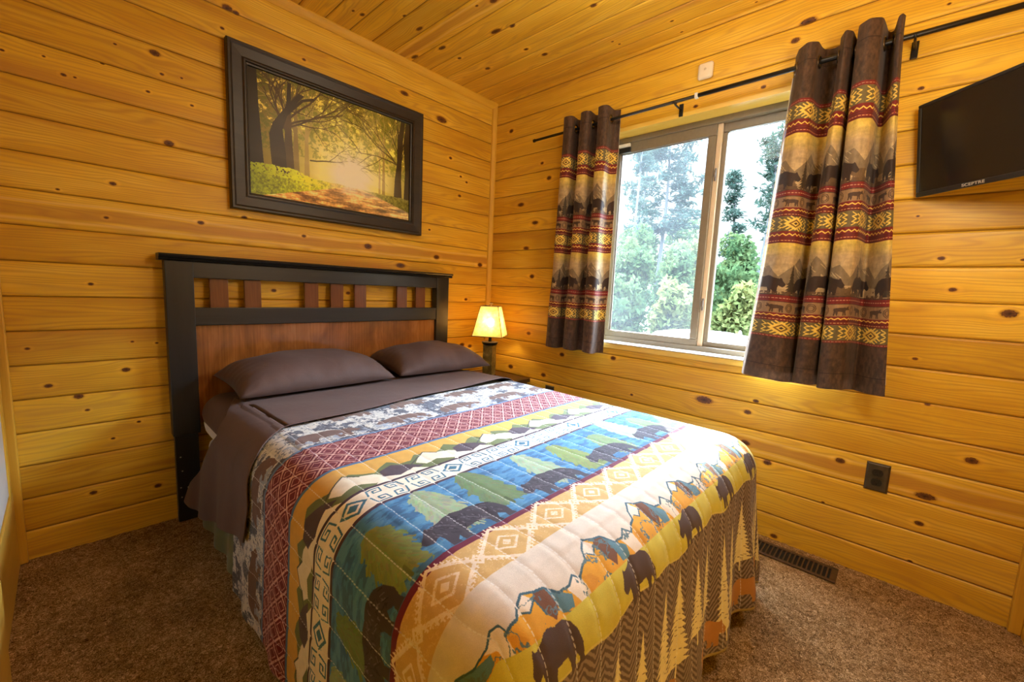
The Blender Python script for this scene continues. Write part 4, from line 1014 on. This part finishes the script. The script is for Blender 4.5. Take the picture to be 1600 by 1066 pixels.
bl = MB(); bl.ball((LX, LY, .496+.375), .024, 3, (1, 1, 1.25)); bl.build('bulb', m, LAMP, smooth=True)
m, nt, b_, out = newmat('amber_mica_shade'); n = N(nt); f = n.noise(n.obj(), 26, 4, .62)
colr = n.ramp(f, [(.3, (.66, .40, .11)), (.5, (.82, .56, .20)), (.7, (.90, .70, .36))])
nt.nodes.remove(b_); df = n.add('ShaderNodeBsdfDiffuse'); n.put(df.inputs[0], colr); tl = n.add('ShaderNodeBsdfTranslucent'); n.put(tl.inputs[0], colr); mx = n.add('ShaderNodeMixShader'); mx.inputs[0].default_value = .62
nt.links.new(df.outputs[0], mx.inputs[1]); nt.links.new(tl.outputs[0], mx.inputs[2])
tp = n.add('ShaderNodeBsdfTransparent'); tp.inputs[0].default_value = (1, .82, .5, 1); m2 = n.add('ShaderNodeMixShader'); m2.inputs[0].default_value = .10
nt.links.new(mx.outputs[0], m2.inputs[1]); nt.links.new(tp.outputs[0], m2.inputs[2]); nt.links.new(m2.outputs[0], out.inputs[0])
srot = math.radians(33); rb, rt, zb_, zt2 = .141, .082, .496+.287, .496+.486
def sq(r, z, k): 
    a = srot+PI/4+k*PI/2; return Vector((LX+r*math.cos(a), LY+r*math.sin(a), z))
bm = bmesh.new()
for k in range(4):
    N_ = 10
    for i in range(N_):
        for j in range(N_):
            def pt(a, c): 
                z = zb_+(zt2-zb_)*c; r = rb+(rt-rb)*c; return sq(r, z, k).lerp(sq(r, z, k+1), a)
            bm.faces.new([bm.verts.new(pt(*q)) for q in ((i/N_, j/N_), ((i+1)/N_, j/N_), ((i+1)/N_, (j+1)/N_), (i/N_, (j+1)/N_))])
bmesh.ops.remove_doubles(bm, verts=bm.verts, dist=.0005); q = MB(); q.bm.free(); q.bm = bm
shd = q.build('shade', m, LAMP)
q = MB()
for k in range(4):
    q.tube([sq(rb+.001, zb_, k), sq(rt+.001, zt2, k)], .0022, 6); q.tube([sq(rb+.001, zb_, k), sq(rb+.001, zb_, k+1)], .0026, 6); q.tube([sq(rt+.001, zt2, k), sq(rt+.001, zt2, k+1)], .0022, 6)
    q.tube([sq(rt, zt2-.002, k), (LX, LY, zt2-.004)], .0014, 6)
q.tube([(LX, LY, .496+.33), (LX+.03, LY, .496+.37), (LX+.026, LY, .496+.44), (LX, LY, zt2)], .0014, 6)
q.build('shade_frame', simple('shade_trim', (.05, .028, .012), .5), shd)
# ------------------------------------------------------------------ outside
m, nt, b_, out = newmat('forest_floor'); n = N(nt); f = n.noise(n.obj(), 2.2, 5)
n.put(b_.inputs['Base Color'], n.ramp(f, [(.3, (.003, .005, .002)), (.6, (.010, .012, .004))])); b_.inputs['Roughness'].default_value = 1
gm = raw_mesh(bpy.data.meshes.new('ground'), [(.2, -30, -.5), (60, -30, -.5), (60, 60, -.5), (.2, 60, -.5)], [(0, 1, 2, 3)])
struct(obj('ground', gm, m))
def leafmat(name, c1, c2, tr=.4):
    m, nt, b_, out = newmat(name); n = N(nt); f = n.noise(n.obj(), 3.0, 3); c = n.ramp(f, [(.3, c1), (.7, c2)])
    n.put(b_.inputs['Base Color'], c); b_.inputs['Roughness'].default_value = .8; b_.inputs['Specular IOR Level'].default_value = 0; t = n.add('ShaderNodeBsdfTranslucent'); n.put(t.inputs[0], c)
    mx = n.add('ShaderNodeMixShader'); mx.inputs[0].default_value = tr; nt.links.new(b_.outputs[0], mx.inputs[1]); nt.links.new(t.outputs[0], mx.inputs[2]); nt.links.new(mx.outputs[0], out.inputs[0]); return m
LEAF1 = leafmat('bush_leaf', (.012, .026, .011), (.042, .058, .022)); LEAF2 = leafmat('yellow_bush_leaf', (.024, .038, .012), (.075, .078, .026)); NEED = leafmat('pine_needles', (.007, .014, .011), (.022, .034, .026), .3)
BARK = simple('pine_bark', (.016, .016, .016), .9, var=.4, scale=14)
def leaves(cen, rad, count, size, R, asp=1.0, flat=0.0):
    c = np.array(cen); d = R.normal(size=(count, 3)); d /= np.linalg.norm(d, axis=1, keepdims=True)
    p = c+d*np.array(rad)*(R.random((count, 1))**.45)
    a = R.normal(size=(count, 3)); a[:, 2] *= (1-flat); a /= np.linalg.norm(a, axis=1, keepdims=True); b = np.cross(a, R.normal(size=(count, 3))); b /= np.linalg.norm(b, axis=1, keepdims=True)
    s = size*(.6+.8*R.random((count, 1))); V = np.stack([p-a*s, p+b*s*.45*asp, p+a*s, p-b*s*.45*asp], 1)
    return V.reshape(-1, 3)
def leafobj(name, V, mat, parent):
    return obj(name, raw_mesh(bpy.data.meshes.new(name), V, np.arange(len(V)).reshape(-1, 4)), mat, parent)
def pine(x, y, h, r, label, group, seed, lo=.3, dens=1.0, size=.09, spread=1.0):
    R = np.random.default_rng(seed); t = thing('pine_tree', (x, y, -.5), label, 'tree', group)
    lean = R.uniform(-.25, .25, 2)
    tp = lambda f: (x+lean[0]*f+.06*math.sin(6*f+seed), y+lean[1]*f+.06*math.cos(5*f), -.5+h*f)
    Vs = []; br = MB(); br.tube([tp(f) for f in np.linspace(0, 1, 14)], r, 9, r*.2)
    for f in np.linspace(lo, 1, int(16*dens)+4):
        for k in range(3):
            a = R.uniform(0, 2*PI); L = ((1.05-f)*h*.11+.25)*spread*R.uniform(.5, 1.2); c = Vector(tp(f)); e = c+Vector((math.cos(a)*L, math.sin(a)*L, -.1*L+R.uniform(-.1, .2)))
            br.tube([c, c.lerp(e, .5)+Vector((0, 0, .05)), e], r*.16, 5, r*.04)
            for s in np.linspace(.35, 1.05, 4):
                q = c.lerp(e, s); Vs.append(leaves(q, (.24, .24, .13), int(R.uniform(.2, 1.6)*15*dens)+4, size, R, .55, .4))
    br.build('trunk', BARK, t, smooth=True); leafobj('needles', np.concatenate(Vs), NEED, t)
def bush(x, y, rx, h, label, group, seed, mat, cnt=1900, size=.055):
    R = np.random.default_rng(seed); t = thing('leafy_bush', (x, y, -.5), label, 'bush', group); Vs = []; st = MB()
    for k in range(15):
        a = R.uniform(0, 2*PI); q = R.random()**.5*rx*.85; z = -.5+h*R.uniform(.42, .96)
        c = (x+q*math.cos(a), y+q*math.sin(a), z); Vs.append(leaves(c, (rx*.55, rx*.55, h*.12), cnt//12, size, R, 1.2)); st.tube([(x, y, -.5), ((x+c[0])/2, (y+c[1])/2, z*.6), c], .012, 5, .004)
    Vs.append(leaves((x, y, -.5+h*.35), (rx*1.2, rx*1.2, h*.45), cnt//2, size, R, 1.2))
    st.build('stems', BARK, t); leafobj('foliage', np.concatenate(Vs), mat, t)
def at(az, dist):
    """point at an azimuth (degrees, from +x toward +y) and distance from the middle of the window"""
    return .2+dist*math.cos(math.radians(az)), -1.45+dist*math.sin(math.radians(az))
LP, RP = 'slim pine tree outside seen through the left window pane', 'slim pine tree outside seen through the right window pane'
for i, (x, y, h, r, lo, dn, ln) in enumerate(((7.9, 2.98, 8.0, .045, .60, .5, .5), (11.6, 4.72, 9.5, .06, .5, .6, .6), (13.5, 5.9, 10, .08, .3, .7, .6), (16.5, 5.6, 11.5, .08, .35, .7, .6))):
    pine(x, y, h, r, LP, 'pines outside the left pane', 40+i, lo, dn, .09, ln)
pine(9.6, 3.0, 6.8, .08, 'dense dark green pine tree outside, upper middle of the left window pane', None, 47, .50, .8, .11, 1.7)
for i, (x, y, h, r, lo, dn, ln) in enumerate(((8.5, .33, 5.1, .085, .62, .35, .8), (11.5, .70, 6.0, .08, .55, .35, .7), (15.0, 2.7, 6.2, .08, .4, .7, .7))):
    pine(x, y, h, r, RP, 'pines outside the right pane', 60+i, lo, dn, .09, ln)
LBU, RBU = 'leafy green bush outside behind the left window pane', 'leafy yellow green bush outside behind the right window pane'
for i, (x, y, rx, h, mt) in enumerate(((4.6, 1.40, .31, 2.05, LEAF1), (4.6, .46, .31, 1.85, LEAF2), (5.8, 1.95, .36, 2.65, LEAF1), (5.8, .95, .36, 2.5, LEAF1), (7.2, 2.65, .44, 3.2, LEAF1), (7.2, 1.45, .44, 2.9, LEAF2))):
    bush(x, y, rx, h, LBU, 'bushes outside the left pane', 80+i, mt)
for i, (x, y, rx, h, mt) in enumerate(((4.6, -.48, .31, 1.8, LEAF2), (5.8, -.05, .36, 2.25, LEAF1), (5.8, -1.1, .36, 2.1, LEAF1), (7.2, .25, .44, 2.75, LEAF1))):
    bush(x, y, rx, h, RBU, 'bushes outside the right pane', 90+i, mt)
for i, (x, y, rx, h) in enumerate(((9.6, 3.9, .62, 3.3), (9.2, 2.05, .60, 3.0), (9.4, 1.0, .0, 0), (12.0, 3.4, .75, 4.2), (12.0, 1.6, .75, 3.4))):
    if rx: bush(x, y, rx, h, 'tall leafy shrub outside, farther back behind the window bushes', 'far shrubs outside the window', 110+i, LEAF1, 3000, .065)
WT = simple('white_enamel_tank', (.30, .30, .30), .4, var=.04)
TK = thing('outdoor_tank', (2.55, -.75, -.5), 'rounded white tank standing outside at the bottom of the window', 'tank')
q = MB(); q.lathe([(0, 0), (.52, 0), (.60, .05), (.62, .30), (.62, 1.02), (.60, 1.13), (.52, 1.20), (.30, 1.235), (0, 1.245)], (2.55, -.75, -.5), 40); q.build('shell', WT, TK, smooth=True)
q = MB(); q.torus((2.70, -1.05, .735), (0, 1, 0), .03, .009, 20, 8); q.build('lifting_ring', WT, TK, smooth=True)

# ------------------------------------------------------------------ light
w = bpy.data.worlds.new('World'); bpy.context.scene.world = w; w.use_nodes = True; nt = w.node_tree; nt.nodes.clear(); n = N(nt)
wo = n.add('ShaderNodeOutputWorld'); bg = n.add('ShaderNodeBackground'); nt.links.new(bg.outputs[0], wo.inputs[0])
z = n.sep(n.add('ShaderNodeTexCoord').outputs['Generated'])[2]
n.put(bg.inputs[0], n.ramp(n.math('MULTIPLY_ADD', z, .5, .5), [(.48, (.004, .005, .004)), (.51, (.0115, .0125, .0135)), (.65, (.0125, .014, .016)), (.73, (.64, .80, 1.0)), (1, (.50, .72, 1.0))])); bg.inputs[1].default_value = SKY
def lamp(name, kind, loc, energy, col, **kw):
    l = bpy.data.lights.new(name, kind); l.energy = energy; l.color = col
    for k, v in kw.items(): setattr(l, k, v)
    o = bpy.data.objects.new(name, l); C.objects.link(o); o.location = loc; return o
s = lamp('sun', 'SUN', (4, 3, 5), SUN, (1, .95, .86), angle=math.radians(.6))
s.rotation_euler = Vector((-.75, -.66, -.74)).to_track_quat('-Z', 'Y').to_euler()
pl = lamp('window_portal', 'AREA', (.2, -1.515, 1.405), 1, (1, 1, 1), shape='RECTANGLE', size=1.25, size_y=1.25); pl.rotation_euler = (0, PI/2, 0)
pl.data.cycles.is_portal = True
lamp('room_fill', 'POINT', (-.88, -1.52, 2.22), FILL*.42, (1, .90, .74), shadow_soft_size=.16)  # added fill light without a fixture, evens out walls and ceiling
cl = lamp('foot_fill', 'POINT', (-.95, -2.50, 1.70), FILL*.78, (1, .90, .74), shadow_soft_size=.14)  # added fill light below the ceiling, no fixture, brightens the bed foot

cam = bpy.data.cameras.new('Camera'); co = bpy.data.objects.new('Camera', cam); C.objects.link(co)
cam.sensor_width = 36; cam.lens = 655.214/1600*36; cam.clip_start = .02
yaw, pit, rol = .820439677, -.120809242, .0445143228
f = Vector((math.sin(yaw)*math.cos(pit), math.cos(yaw)*math.cos(pit), math.sin(pit))); r = f.cross(Vector((0, 0, 1))).normalized(); u = r.cross(f)
r2 = math.cos(rol)*r+math.sin(rol)*u; u2 = -math.sin(rol)*r+math.cos(rol)*u
co.matrix_world = Matrix(((r2.x, u2.x, -f.x, -2.1941868), (r2.y, u2.y, -f.y, -2.3113602), (r2.z, u2.z, -f.z, 1.0947464), (0, 0, 0, 1)))
sc = bpy.context.scene; sc.camera = co
sc.view_settings.view_transform = VT; sc.view_settings.look = LOOK; sc.view_settings.exposure = EXPO
sc.cycles.adaptive_threshold = .10; sc.cycles.max_bounces = 6; sc.cycles.diffuse_bounces = 4; sc.cycles.glossy_bounces = 2; sc.cycles.transparent_max_bounces = 12
sc.cycles.caustics_reflective = False; sc.cycles.caustics_refractive = False; sc.cycles.sample_clamp_indirect = 6
